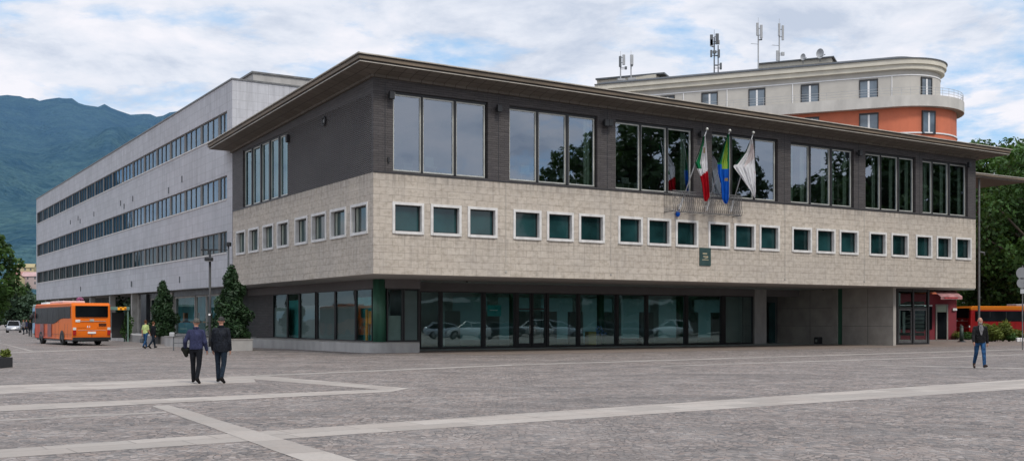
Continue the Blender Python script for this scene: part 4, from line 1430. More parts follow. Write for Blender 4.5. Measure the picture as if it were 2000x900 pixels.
# masts and dishes on its roof
def mast(px, ytop, ybot, Y, panels, label, dark=False, yagi=None, twin=False):
    base = at(px, ybot + 8, Y)
    e = empty('antenna_mast', base, 0, label, 'antenna', 'phone masts on the apartment block roof')
    k = Y / F
    hgt = (ybot + 8 - ytop) * k
    pb = MB().tube([(0, 0, 0), (0, 0, hgt * .93)], .07, 8).tube([(0, 0, hgt * .9), (0, 0, hgt * 1.12)], .018, 5)
    if twin: pb.tube([(.45, .2, 0), (.45, .2, hgt * .75)], .06, 8).tube([(0, 0, hgt * .5), (.45, .2, hgt * .5)], .04, 6).tube([(0, 0, hgt * .25), (.45, .2, hgt * .25)], .04, 6)
    pb.box(-.35, .5, -.3, .4, -.15, .1)
    pb.build('pole', M['antenna_dark'] if dark else M['antenna'], e)
    for (dx, y0, y1, w, dk) in panels:
        z1, z0 = (ybot + 8 - y0) * k, (ybot + 8 - y1) * k
        p = bevel_box_mesh(MB().box(dx * k - w / 2, dx * k + w / 2, -.28, -.1, z0, z1), .03)
        o = p.build('panel_antenna', M['antenna_dark'] if dk else M['antenna'], e)
        MB().tube([(dx * k, -.1, z0 + .25 * (z1 - z0)), (0, 0, z0 + .25 * (z1 - z0))], .03, 6).tube([(dx * k, -.1, z0 + .75 * (z1 - z0)), (0, 0, z0 + .75 * (z1 - z0))], .03, 6).build('bracket', M['antenna_dark'], o)
    if yagi:
        z = (ybot + 8 - yagi) * k
        yb_ = MB().tube([(0, 0, z), (-.75, -.15, z + .05)], .02, 5)
        for q in range(6):
            x = -.15 - q * .12
            yb_.tube([(x, -.15, z - .0 + .02), (x, .25, z + .08)], .012, 4)
        yb_.build('yagi_antenna', M['antenna'], e)
    return e


mast(1212, 106, 148, 119, [(-1, 111, 132, .28, True), (6, 108, 128, .30, False), (10, 131, 137, .25, True)], 'leftmost roof antenna, a short pole with dark and pale panels')
mast(1232.5, 105, 147, 119, [(1, 108, 129, .36, False), (1, 127, 131, .26, True)], 'short pole with one pale panel beside the leftmost antenna')
mast(1395, 68, 140, 113.5, [(-6, 69, 91, .30, True), (5, 67, 88, .34, True), (-4, 92, 92.8, .2, True), (-6, 78, 92, .30, False), (8, 80, 88, .22, False), (-6.5, 99, 113, .2, True), (8, 98, 114, .25, True), (12, 124, 137, .22, True), (0, 100, 106, .4, True)], 'dark crowded antenna mast with two tiers of panels', True, None, True)
mast(1481, 46, 134, 112, [(-2.5, 46, 71, .24, False), (5, 50, 76, .26, False), (5, 77, 80, .2, True)], 'tallest pale antenna mast standing left of the roof storey', False, 87)
mast(1522, 47, 126, 112.5, [(-1, 47, 72, .22, False), (6, 51, 80, .22, False), (-4.5, 100, 120, .26, False), (6, 103, 110, .34, False)], 'pale antenna mast with a low box, second from the right', False, 90)


def dish(px, py, r, Y, label):
    e = empty('satellite_dish', at(px, py, Y), 0, label, 'satellite dish', 'dishes on the roof storey')
    rings = []
    for j in range(6):
        t = j / 5
        rr_ = r * (t if t > 0 else .02)
        rings.append([(rr_ * math.cos(2 * math.pi * i / 18) * .75, -r * .35 * (t * t) + r * .1 + rr_ * math.cos(2 * math.pi * i / 18) * -.5, r * 1.3 + rr_ * math.sin(2 * math.pi * i / 18) * 1.15) for i in range(18)])
    MB().loft(rings, False).build('dish', M['antenna'], e, True)
    MB().tube([(.05, .1, -.25), (.05, .1, r * 1.3)], .04, 6).tube([(0, 0, r * .5), (r * .9, -r * .9, r * .85)], .025, 5).box(r * .8, r, -r, -r * .8, r * .8, r).build('dish_arm', M['antenna_dark'], e)
    return e


dish(1568, 119.5, .30, 109.8, 'smaller satellite dish on the roof storey edge')
dish(1601, 116.5, .44, 109.3, 'larger satellite dish near the right end of the roof storey')

# ------------------------------------------------------------------ ground
def strip_mesh(name, q, z, mat, label=None):
    """q: four ground points (near-left, near-right, far-right, far-left); texture runs along the strip"""
    o = Vector((q[0].x, q[0].y, 0))
    d = Vector((q[1].x - q[0].x, q[1].y - q[0].y, 0))
    a = math.atan2(d.y, d.x)
    rot = Matrix.Rotation(-a, 3, 'Z')
    vs = [rot @ (Vector((p.x, p.y, 0)) - o) for p in q]
    rj = random.Random(int(abs(q[0].x) * 100) + len(name))
    L = max((vs[1] - vs[0]).length, (vs[2] - vs[3]).length)
    n = max(1, min(400, int(L / 0.85)))
    jit = .022 if name == 'paving_band' else .012
    smb = MB()
    for k in range(n):
        f0, f1 = k / n, (k + 1) / n
        ja, jb = rj.uniform(-jit, jit), rj.uniform(-jit, jit)
        a_, b_ = vs[0].lerp(vs[1], f0), vs[0].lerp(vs[1], f1)
        c_, d_ = vs[3].lerp(vs[2], f1), vs[3].lerp(vs[2], f0)
        w0, w1 = (d_ - a_).normalized() if (d_ - a_).length > 1e-6 else Vector((0, 0, 0)), (c_ - b_).normalized() if (c_ - b_).length > 1e-6 else Vector((0, 0, 0))
        smb.quad(a_ + w0 * ja, b_ + w1 * ja, c_ + w1 * jb, d_ + w0 * jb)
    ob = smb.build(name, mat)
    ob.location = (o.x, o.y, z)
    ob.rotation_euler = (0, 0, a)
    tag(ob, kind='structure')
    return ob


g = MB()
S = 9000.0
g.quad((-S, -S, 0), (S, -S, 0), (S, S, 0), (-S, S, 0))
go = g.build('ground', M['paving'])
tag(go, kind='structure')
go.rotation_euler = (0, 0, 0)
# pale granite bands, given by photo corners on the ground
def band(c, z, mat='granite', name='paving_band'):
    return strip_mesh(name, [ground(*p) for p in c], z, M[mat])

band([(-700, 800.5), (500, 746), (492, 734.5), (-700, 777)], .003)
band([(430, 735), (775, 763), (800, 758), (515, 733.5)], .0045)
band([(-600, 833.5), (765, 765), (800, 757.5), (-600, 818)], .006)
band([(296, 792.5), (640, 918), (760, 918), (331, 790.5)], .0045)
band([(-300, 914.5), (2600, 718), (2600, 699), (-300, 897.5)], .003)
band([(-300, 896), (40, 1010), (140, 1010), (-60, 890)], .0045)
band([(-300, 836.5), (325, 806), (325, 803.2), (-300, 833.5)], .003, 'thinstone', 'paving_line')
band([(500, 735.5), (1000, 713.8), (1000, 711.5), (500, 732.5)], .006, 'thinstone', 'paving_line')
band([(1000, 713.8), (2400, 670.5), (2400, 669), (1000, 711.5)], .006, 'thinstone', 'paving_line')
band([(1290, 715.8), (2300, 683.2), (2300, 681.5), (1290, 714)], .003, 'thinstone', 'paving_line')
band([(1700, 713.6), (2300, 727.5), (2300, 725), (1700, 711.8)], .0045, 'thinstone', 'paving_line')
band([(-100, 693.8), (420, 674.2), (420, 673), (-100, 691.8)], .003, 'thinstone', 'paving_line')
band([(0, 670.4), (62, 686.5), (66, 685.0), (0, 669.2)], .0045, 'thinstone', 'paving_line')
fq = [to_world(4.75, -1.2), to_world(70, -3.0), to_world(70, 9.4), to_world(4.75, 9.4)]
strip_mesh('forecourt', fq, .006, M['forecourt'])
strip_mesh('pavement', [to_world(62, -14), to_world(120, -14), to_world(120, 3), to_world(41, 3)], .002, M['thinstone'])

# ------------------------------------------------------------------ mountain
SKY = [(-900, 150), (-500, 165), (-200, 172), (0, 184.5), (35, 186), (75, 195), (120, 189), (140, 192), (160, 203), (190, 207), (205, 204), (225, 212), (255, 223),
       (285, 220), (310, 228), (330, 219), (355, 214), (420, 222), (520, 260), (640, 330), (800, 420), (1000, 520), (1300, 600), (1700, 624), (2600, 625)]


def sky_y(px):
    if px <= SKY[0][0]: return SKY[0][1]
    for (a, ya), (b, yb) in zip(SKY, SKY[1:]):
        if a <= px <= b:
            return ya + (yb - ya) * (px - a) / (b - a)
    return SKY[-1][1]


Y0m, Y1m = 560.0, 3000.0
def terrain(X, Y):
    px = 1000 + X / Y * F
    ridge = (HZ - sky_y(px)) / F * Y1m
    t = max(0.0, min(1.0, (Y - Y0m) / (Y1m - Y0m)))
    base = ridge * t ** 1.12
    env = math.sin(math.pi * min(1, t)) if t < 1 else 0
    n = mnoise.fractal(Vector((X / 420, Y / 900, 0.3)), 1.0, 2.1, 5)
    r = abs(mnoise.noise(Vector((X / 260 + Y / 700, Y / 1500, 4.0))))
    return base + (n * 58 - r * 105 + 22) * env * min(1, ridge / 300)


mm = MB()
NXm, NYm = 260, 130
for j in range(NYm + 1):
    Y = Y0m + (Y1m - Y0m) * j / NYm
    for i in range(NXm + 1):
        px = -900 + 3300 * i / NXm
        X = (px - 1000) / F * Y
        z = terrain(X, Y) - .5
        if j == NYm:
            z += 5 * mnoise.noise(Vector((X / 22, 0, 0)))
        mm.v.append((X, Y, z))
for j in range(NYm):
    for i in range(NXm):
        a = j * (NXm + 1) + i
        mm.f.append((a, a + 1, a + NXm + 2, a + NXm + 1))
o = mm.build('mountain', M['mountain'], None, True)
tag(o, kind='structure')


def terrain_hit(px, py):
    best = None
    for k in range(400):
        Y = Y0m + 5 + k * 3
        X = (px - 1000) / F * Y
        if H + (HZ - py) / F * Y <= terrain(X, Y):
            return Vector((X, Y, terrain(X, Y)))
    return Vector(((px - 1000) / F * 700, 700, 0))


def house(px, py, w, d, h, wall, roof, rz, label):
    p = terrain_hit(px, py)
    e = empty('house', p, rz, label, 'house', 'houses on the foot of the mountain')
    b = MB().box(-w / 2, w / 2, -d / 2, d / 2, -3, h)
    b.add([(-w / 2, -d / 2, h), (-w / 2, d / 2, h), (-w / 2, 0, h + d * .28), (w / 2, -d / 2, h), (w / 2, d / 2, h), (w / 2, 0, h + d * .28)], [(0, 1, 2), (3, 5, 4)])
    b.build('wall', wall, e)
    r = MB()
    for s in (-1, 1):
        r.add([(-w / 2 - .4, s * (d / 2 + .5), h - .2), (w / 2 + .4, s * (d / 2 + .5), h - .2), (w / 2 + .4, 0, h + d * .28 + .1), (-w / 2 - .4, 0, h + d * .28 + .1)], [(0, 1, 2, 3)])
    r.build('roof', roof, e)
    for i in range(3):
        for z in (1, 4):
            if z + 1.4 < h:
                x = -w / 2 + w * (i + .5) / 3
                MB().box(x - .5, x + .5, -d / 2 - .05, -d / 2 - .005, z, z + 1.4).build('window', M['antenna_dark'], e)
    return e


cream = plain('house_cream', (.46, .38, .22), .9, .1, .3)
pinkw = plain('house_pink', (.42, .33, .31), .9, .1, .3)
whitew = plain('house_white', (.48, .46, .42), .9, .1, .3)
redroof = plain('house_red_roof', (.30, .16, .13), .9, .2, .3)
house(52, 542, 10, 8, 6, cream, plain('house_tan_roof', (.35, .29, .16), .9, .2, .3), .2, 'yellow hillside house highest above the office block end')
house(62, 559, 14, 9, 6, pinkw, plain('house_pink_roof', (.42, .28, .27), .9, .2, .3), -.1, 'pale house with broad pink roof close to the office block')
house(36, 558, 9, 8, 6, whitew, redroof, .5, 'white house with red roof beside the street tree crown')
house(44, 553, 8, 7, 5, whitew, redroof, .1, 'small white house between the yellow and the pink roofed ones')
house(27, 564, 9, 8, 6, cream, redroof, -.3, 'lowest cream house half hidden by the street tree')

# ------------------------------------------------------------------ vegetation
def leaves_mesh(name, centres, radii, count, size, mat, parent, seed=0, flat=.75, updir=.35, elong=1.5, tonefn=None):
    rng = np.random.default_rng(seed)
    cs = np.array(centres, float); rs = np.array(radii, float)
    if rs.ndim == 1: rs = np.stack([rs, rs, rs * flat], 1)
    vol = rs.prod(1) ** (2 / 3)
    idx = rng.choice(len(cs), count, p=vol / vol.sum())
    d = rng.normal(size=(count, 3)); d /= np.linalg.norm(d, axis=1)[:, None]
    rad = rng.uniform(0.25, 1, count) ** .45
    pos = cs[idx] + d * rs[idx] * rad[:, None]
    nrm = d * .6 + rng.normal(size=(count, 3)) * .6 + np.array([0, 0, updir])
    nrm /= np.linalg.norm(nrm, axis=1)[:, None]
    tmp = rng.normal(size=(count, 3))
    t1 = np.cross(nrm, tmp); t1 /= np.linalg.norm(t1, axis=1)[:, None]
    t2 = np.cross(nrm, t1)
    s = size * rng.uniform(.6, 1.35, count)[:, None]
    v = np.empty((count, 4, 3))
    v[:, 0] = pos - t1 * s * elong * .5
    v[:, 1] = pos + t2 * s * .42 + nrm * s * .1
    v[:, 2] = pos + t1 * s * elong * .5
    v[:, 3] = pos - t2 * s * .42 + nrm * s * .1
    me = bpy.data.meshes.new(name)
    me.vertices.add(count * 4); me.loops.add(count * 4); me.polygons.add(count)
    me.vertices.foreach_set('co', v.reshape(-1))
    me.loops.foreach_set('vertex_index', np.arange(count * 4, dtype=np.int32))
    me.polygons.foreach_set('loop_start', np.arange(0, count * 4, 4, dtype=np.int32))
    me.update(calc_edges=True)
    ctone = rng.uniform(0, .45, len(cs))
    tone = ctone[idx] + .32 * (d[:, 2] * .5 + .5) * rad + rng.uniform(0, .22, count)  # upper, outer leaves paler: light from above put into the tone
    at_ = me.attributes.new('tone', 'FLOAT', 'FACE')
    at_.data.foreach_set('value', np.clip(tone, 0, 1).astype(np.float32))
    me.materials.append(mat)
    o = bpy.data.objects.new(name, me)
    C.objects.link(o)
    o.parent = parent
    return o


def broad_tree(loc, height, radius, label, group, leafmat, seed=1, count=9000, leaf=.36, trunk_h=.28, cat='tree', name='broadleaf_tree'):
    rng = random.Random(seed)
    e = empty(name, loc, rng.uniform(0, 6), label, cat, group)
    cs, rs = [], []
    zc = height * (trunk_h + 1) / 2
    hz = height * (1 - trunk_h) / 2
    limbs = MB()
    tr_ = radius * .075
    limbs.tube([(0, 0, 0), (.1 * tr_, 0, height * .15), (.6 * tr_, .3 * tr_, height * .45), (0, 0, height * .8)], [tr_ * 1.25, tr_, tr_ * .65, tr_ * .2], 10)
    n = 46
    for i in range(n):
        a = i * 2.39996 + rng.uniform(-.3, .3)
        t = (i + .5) / n
        zz = -1 + 2 * t
        rr_ = math.sqrt(max(0, 1 - zz * zz)) * radius * rng.uniform(.62, 1.0)
        if zz < -.3: rr_ *= .9
        c = (rr_ * math.cos(a), rr_ * math.sin(a), zc + zz * hz * rng.uniform(.8, .98))
        cs.append(c)
        rs.append(radius * rng.uniform(.17, .34))
        if i % 2 == 0:
            z0 = min(height * .7, max(height * .18, c[2] - rr_ * .7))
            limbs.tube([(0, 0, z0), (c[0] * .5, c[1] * .5, (z0 + c[2]) / 2 + .3), c], [tr_ * .4, tr_ * .25, tr_ * .08], 6)
    for i in range(10):
        a = rng.uniform(0, 6.28); r_ = rng.uniform(0, radius * .5)
        cs.append((r_ * math.cos(a), r_ * math.sin(a), zc + rng.uniform(-.5, .6) * hz)); rs.append(radius * .33)
    limbs.build('trunk', M['bark'], e, True)
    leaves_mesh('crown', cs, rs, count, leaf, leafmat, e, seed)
    return e


def conifer(loc, height, radius, label, seed=1, count=9000, leaf=.13, leafmat='leaf_fir', group=None, z0=.0, name='conifer'):
    rng = random.Random(seed)
    e = empty(name, loc, 0, label, 'conifer', group)
    cs, rs = [], []
    n = 150
    for i in range(n):
        t = (i / n) ** 1.25
        a = i * 2.39996
        prof = min(1.0, (1 - t) ** .72 * 1.12) * (1 if t > .12 else .8 + t * 1.6)
        rr_ = radius * prof * (rng.uniform(.45, .95) if i % 5 else rng.uniform(1.0, 1.3))
        cs.append((rr_ * math.cos(a), rr_ * math.sin(a), z0 + .25 + t * (height - .25)))
        k = radius * (.13 + .15 * prof) * rng.uniform(.6, 1.3)
        rs.append((k, k, k * 1.5))
    for i in range(14):
        cs.append((0, 0, z0 + .4 + (height - 1.2) * i / 14)); k = radius * .55 * (1 - i / 14) + .12; rs.append((k, k, k))
    MB().tube([(0, 0, 0), (0, 0, z0 + height * .92)], [.10, .02], 8).build('trunk', M['bark'], e)
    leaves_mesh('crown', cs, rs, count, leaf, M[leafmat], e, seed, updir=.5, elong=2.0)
    return e


def bush(loc, r, h, label, mat, seed, count=1500, leaf=.12, name='shrub', group='shrubs by the red bus', elong=1.5):
    rng = random.Random(seed)
    e = empty(name, loc, 0, label, 'shrub', group)
    cs, rs = [], []
    for i in range(14):
        a = rng.uniform(0, 6.28); q = rng.uniform(0, r * .75)
        cs.append((q * math.cos(a), q * math.sin(a), h * rng.uniform(.25, .78))); rs.append((r * .38, r * .38, h * .26))
    st = MB()
    for c in cs[:6]: st.tube([(0, 0, 0), c], [.03, .01], 5)
    st.build('stem', M['bark'], e)
    leaves_mesh('foliage', cs, rs, count, leaf, mat, e, seed, elong=elong)
    return e


TG = 'tall trees behind the town hall right end'
for (px, Y, h, r, sd, lab) in (
        (1935, 118, 22.5, 6.2, 21, 'tall leafy tree rising directly right of the town hall eaves'),
        (2040, 104, 18.5, 7.5, 22, 'broad dark tree cut by the right edge of the photo'),
        (1975, 138, 24.0, 6.0, 23, 'pale topped tree furthest back behind the right eaves'),
        (1955, 112, 15.0, 5.0, 24, 'lower dense tree under the rear canopy'),
        (1905, 132, 16.5, 5.5, 25, 'tree half hidden behind the end of the town hall'),
        (2120, 124, 21.0, 7.5, 26, 'dark tree just beyond the right edge behind the red bus')):
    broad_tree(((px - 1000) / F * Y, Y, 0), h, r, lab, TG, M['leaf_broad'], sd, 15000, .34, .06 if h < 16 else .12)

# street tree at the left edge
p = ground(-26, 712)
broad_tree((p.x, p.y, .3), 5.0, 1.16, 'young street tree in a dark planter cut by the left edge', None, m_leaf('street_leaf', (0.010, 0.030, 0.010), (0.080, 0.160, 0.034)), 31, 7500, .12, .24)
def planter(loc, w, d, h, rz, label, mat):
    e = empty('planter', loc, rz, label, 'planter')
    b = MB().box(-w / 2, w / 2, -d / 2, -d / 2 + .06, 0, h).box(-w / 2, w / 2, d / 2 - .06, d / 2, 0, h).box(-w / 2, -w / 2 + .06, -d / 2 + .06, d / 2 - .06, 0, h).box(w / 2 - .06, w / 2, -d / 2 + .06, d / 2 - .06, 0, h)
    b.build('tub', mat, e)
    MB().box(-w / 2 + .06, w / 2 - .06, -d / 2 + .06, d / 2 - .06, .01, h - .06).build('soil', M['soil'], e)
    return e
p = ground(-26, 718)
planter((p.x - .1, p.y + .1, 0), 1.5, 1.0, .36, 0, 'low black planter box under the left edge street tree', M['orange_box'])
q = ground(6, 716)
bush((q.x, q.y + .15, .3), .22, .35, 'small green plant at the end of the low black planter', M['leaf_lime'], 5, 300, .07, group=None)

# conifers by the office wing
p = ground(314, 671.5)
planter((p.x, p.y + .5, 0), .95, .95, .62, TH, 'square black tub holding the narrow conifer', M['orange_box'])
conifer((p.x, p.y + .5, .5), 3.95, .84, 'narrow cone shaped conifer in a black tub left of the lamp post', 41, 11000, .12, group='conifers by the office wing')
wu0 = -2.3
pl_ = empty('stone_planter', to_world(-2.6, 12.1), TH, 'long pale stone planter wall at the foot of the wider conifer', 'planter')
MB().box(-.7, .7, .0, 14, 0, .60).build('planter_wall', M['concrete2'], pl_)
MB().box(-.73, .73, -.03, 14.03, .601, .66).build('coping', M['concrete'], pl_)
MB().box(-.5, .5, .25, 13.7, .661, .69).build('soil', M['soil'], pl_)
cv2 = to_world(-2.6, side_v(453, -2.6))
conifer((cv2.x, cv2.y, .62), 4.05, .98, 'wider conifer in the stone planter beside the town hall corner', 42, 14000, .12, group='conifers by the office wing')

# mirrored park: trees and cars across the square, seen in the windows
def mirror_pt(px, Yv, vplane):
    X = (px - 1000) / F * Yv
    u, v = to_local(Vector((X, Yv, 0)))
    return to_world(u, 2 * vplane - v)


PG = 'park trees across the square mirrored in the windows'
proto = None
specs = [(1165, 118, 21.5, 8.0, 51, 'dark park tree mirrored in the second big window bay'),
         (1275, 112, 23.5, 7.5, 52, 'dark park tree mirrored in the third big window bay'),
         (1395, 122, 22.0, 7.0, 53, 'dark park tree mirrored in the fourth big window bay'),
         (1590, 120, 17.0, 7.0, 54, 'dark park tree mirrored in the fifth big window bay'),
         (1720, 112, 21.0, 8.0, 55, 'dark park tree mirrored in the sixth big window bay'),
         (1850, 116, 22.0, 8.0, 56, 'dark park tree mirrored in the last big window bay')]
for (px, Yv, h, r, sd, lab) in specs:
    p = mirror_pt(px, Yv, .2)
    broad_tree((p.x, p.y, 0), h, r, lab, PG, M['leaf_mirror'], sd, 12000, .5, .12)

# trees far left
FG = 'far trees at the end of the street'
for (px, Y, h, r, sd, lab) in ((42, 210, 7.6, 3.4, 61, 'bushy tree at the end of the street left of the cypress'),
                               (70, 190, 6.2, 3.0, 62, 'bushy tree just left of the office block end'),
                               (20, 190, 8.0, 3.6, 63, 'bushy tree behind the silver car'),
                               (95, 170, 5.4, 2.6, 64, 'bushy tree behind the orange bus roof')):
    broad_tree(((px - 1000) / F * Y, Y, 0), h, r, lab, FG, M['leaf_far'], sd, 3500, .4, .05)
X = (55 - 1000) / F * 200
conifer((X, 200, 0), 8.6, 1.5, 'dark pointed cypress at the end of the street', 65, 2500, .3, 'leaf_far', None, name='cypress')
p = to_world(1.2, 54)
bush((p.x, p.y, 0), 1.5, 3.6, 'dark shrub under the office wing behind the orange bus', M['leaf_fir'], 66, 1500, .2, group=None)
p = to_world(1.5, 64)
bush((p.x, p.y, 0), 1.8, 4.0, 'dark tall shrub under the far part of the office wing', M['leaf_fir'], 67, 1500, .2, group=None)

# shrubs by the red bus
def bx_(px, py): return ground(px, py)
for (px, py, r, h, mt, sd, ct, lf, el, lab) in (
        (1948, 667, 1.15, 1.55, 'leaf_lime', 71, 2600, .12, 4.0, 'tall yellow green grassy shrub in front of the red bus'),
        (1975, 667, .75, .7, 'leaf_broad', 72, 1300, .11, 1.5, 'low dark green shrub right of the grassy one'),
        (1990, 664, .7, .95, 'leaf_lime', 73, 1000, .12, 3.0, 'reddish green shrub at the right edge by the bus'),
        (1893, 663, .8, .7, 'leaf_broad', 74, 1300, .11, 1.5, 'low dark shrub behind the walking man'),
        (1863, 660, .8, 1.15, 'leaf_broad', 75, 1500, .12, 1.5, 'rounded dark shrub beside the red shop front'),
        (1874, 663, .5, .8, 'leaf_lime', 76, 500, .09, 1.5, 'small lime green shrub beside the dark bollard'),
        (1918, 664, .7, .65, 'leaf_broad', 77, 1200, .11, 1.5, 'low dark shrub partly hidden by the walking man'),
        (1962, 664, .7, .7, 'leaf_broad', 78, 1200, .11, 1.5, 'mid green shrub between the grassy one and the low one')):
    p = bx_(px, py)
    bush((p.x, p.y + .4, 0), r, h, lab, M[mt], sd, ct, lf, elong=el)

# ------------------------------------------------------------------ vehicles
def wheel(parent, x, y, r=.47, w=.28, side=1):
    t = MB()
    prof = [(.55, -.5), (.92, -.5), (1, -.35), (1, .35), (.92, .5), (.55, .5)]
    t.loft([[(x + r * q * math.cos(2 * math.pi * k / 20), y + w * s, r + r * q * math.sin(2 * math.pi * k / 20)) for k in range(20)] for q, s in prof], False)
    o = t.build('wheel', M['tyre'], parent, True)
    m = MB().tube([(x, y - w * .3, r), (x, y + w * .3 + (.0), r)], r * .56, 16)
    m.tube([(x, y + side * w * .3, r), (x, y + side * w * .42, r)], r * .2, 10)
    m.build('rim', M['rim'], o)
    return o


def bus(loc, rz, L, W, Ht, paint, label, wave=True, roofmat=None, group=None, glassz=(1.5, 2.6)):
    e = empty('bus', loc, rz, label, 'bus', group)
    h = W / 2
    b = MB()
    prof = [(0, .38), (-.06, .9), (-.04, 1.8), (.04, Ht - .18), (.16, Ht), (L - .2, Ht), (L - .02, Ht - .25), (L + .04, 1.1), (L, .4)]
    secs = []
    for s, ins, zi in ((-1, .10, .0), (-1, 0, 0), (1, 0, 0), (1, .10, .0)):
        pass
    n = len(prof)
    def sec(y, sh):
        cx_, cz_ = L / 2, Ht / 2 + .15
        return [(cx_ + (x - cx_) * (1 - sh / L * 2), y, cz_ + (z - cz_) * (1 - sh / 1.4)) for x, z in prof]
    b.loft([sec(-h + .02, .16), sec(-h + .0, .10), sec(-h + .0, .06), sec(-h + .07, .0), sec(h - .07, .0), sec(h, .06), sec(h, .10), sec(h - .02, .16)])
    b.build('body', paint, e, False)
    g0, g1 = glassz
    for s in (1, -1):
        y = s * (h + .012)
        pts = [(.45, g1), (L - .25, g1 - .02), (L - .12, g0 - .05)]
        if wave: pts += [(5.0, g0 - .05), (4.2, g0 + .05), (3.2, g0 + .27), (2.4, g0 + .33), (.45, g0 + .33)]
        else: pts += [(.45, g0)]
        g = MB()
        k = len(pts)
        g.add([(x, y, z) for x, z in pts] + [(x, y - s * .03, z) for x, z in pts], [tuple(range(k))] + [(i, (i + 1) % k, k + (i + 1) % k, k + i) for i in range(k)])
        o = g.build('side_window', M['glass_veh'], e)
        pl2 = MB()
        for x in (1.9, 3.5, 5.0, 6.6, 8.2):
            if x < L - .5: pl2.box(x - .025, x + .025, min(y, y + s * .006), max(y, y + s * .006), g0 + (.36 if x < 2.5 else .0), g1 - .05)
        pl2.build('window_post', M['black'], o)
        if wave:
            for x in (5.4, 7.6):
                d = MB().box(x, x + 1.1, min(y - s * .004, y + s * .004), max(y - s * .004, y + s * .004), .55, g0 - .06)
                d.build('door', plain('door_dark_red', (.16, .02, .02), .35, .1, 2), e)
    MB().box(-.085, -.04, -h + .2, h - .2, 1.92, Ht - .2).build('rear_window', M['glass_veh'], e)
    MB().box(L + .0, L + .06, -h + .12, h - .12, 1.25, Ht - .3).build('windscreen', M['glass_veh'], e)
    MB().box(-.14, .1, -h + .03, h - .03, .36, .56).build('bumper', M['black'], e)
    for s in (1, -1):
        y0, y1 = sorted((s * (h - .04), s * (h - .24)))
        lo_ = MB().box(-.10, -.03, y0, y1, 1.05, 1.22).build('tail_light', M['clearlens'], e)
        MB().box(-.10, -.03, y0, y1, .72, 1.045).build('red_lens', M['redlens'], lo_)
        MB().box(L + .02, L + .07, y0, y1, .7, .95).build('headlight', M['clearlens'], e)
    MB().box(-.09, -.058, -.26, .26, .80, .94).build('licence_plate', M['white'], e)
    MB().box(-.09, -.062, -.9, .9, 1.62, 1.65).box(-.085, -.06, -.9, .9, 1.02, 1.04).box(-.09, -.06, -.14, .14, 1.6, 1.78).build('rear_trim', M['alu'], e)
    MB().box(-.088, -.06, .75, 1.05, 1.58, 1.74).box(-.088, -.06, .24, .3, 1.2, 1.34).box(-.088, -.06, .12, .16, 1.2, 1.34).build('lettering', M['white'], e)
    sm = MB()
    for s in (1, -1):
        y0, y1 = sorted((s * (h + .001), s * (h + .006)))
        for x in (1.15, 1.9, 3.45, 4.4, L - 2.9, L - 1.0):
            sm.box(x - .008, x + .008, y0, y1, .5, 1.45)
        sm.box(.1, 1.9, y0, y1, .735, .75).box(3.4, L - 2.7, y0, y1, .735, .75).box(.1, L - .3, y0, y1, Ht - .24, Ht - .225)
    sm.box(-.071, -.06, -h + .25, h - .25, 1.86, 1.875).box(-.071, -.06, -.012, .012, .6, .98).box(-.075, -.06, -h + .3, -.35, 1.2, 1.21).box(-.075, -.06, .35, h - .3, 1.2, 1.21)
    for k in range(6): sm.box(-.078, -.06, -.95, -.45, 1.3 + k * .035, 1.315 + k * .035)
    sm.build('panel_seam', M['black'], e)
    for s in (1, -1):
        mr = MB().ball((L + .12, s * (h + .16), 2.0), (.07, .1, .2), 8, 6).tube([(L - .05, s * (h - .1), 2.4), (L + .1, s * (h + .12), 2.15)], .025, 6)
        mr.build('mirror', M['black'], e, True)
    ac = bevel_box_mesh(MB().box(L * .42, L * .78, -.75, .75, Ht - .02, Ht + .2), .07)
    ac.build('roof_unit', roofmat or M['white'], e)
    MB().box(.2, L - .2, -h + .08, h - .08, .28, .4).build('underbody', M['black'], e)
    for x in (2.6, L - 1.9):
        for s in (1, -1):
            y = s * (h - .13)
            ar = MB()
            ar.add([(x + .62 * math.cos(math.pi * k / 12), s * (h + .008), .40 + .62 * math.sin(math.pi * k / 12)) for k in range(13)], [tuple(range(13))])
            ar.build('wheel_arch', M['black'], e)
            wheel(e, x, y, .47, .30, s)
    return e


orange = m_livery('orange_bus_paint', (.74, .155, .012), (.55, .06, .02), 4.5, 9.5)
RL = ground(137, 673.5)
HB = R(36.5)
bus(Vector((-29.2, 71.6, 0)) + Vector((math.cos(HB), math.sin(HB), 0)) * 1.25, HB + R(90), 10.3, 2.5, 2.86, orange, 'orange single deck bus seen from behind beside the office block', True, plain('pale_pink_roof_unit', (.62, .42, .38), .5, .15, 2), 'buses at the square')
redp = m_livery('red_bus_paint', (.22, .009, .010), (.22, .009, .011), 0, 9, (.58, .17, .012), 2.62)
bus(Vector((41.2, 98.6, 0)), R(9), 11.5, 2.5, 2.98, redp, 'dark red bus with orange roof band parked behind the shrubs', False, plain('grey_roof_unit', (.30, .27, .28), .5, .15, 2), 'buses at the square', (1.62, 2.52))
bluep = m_livery('pale_blue_bus_paint', (.22, .36, .52), (.25, .42, .58), 0, 9, (.35, .42, .38), 2.9)
pb_ = at(114, 600, 99)
bus(Vector((pb_.x, pb_.y, 0)) + dR * .3, math.atan2(dL.y, dL.x), 9.5, 2.45, 3.2, bluep, 'pale blue bus hidden behind the front of the orange bus', False, None, 'buses at the square')


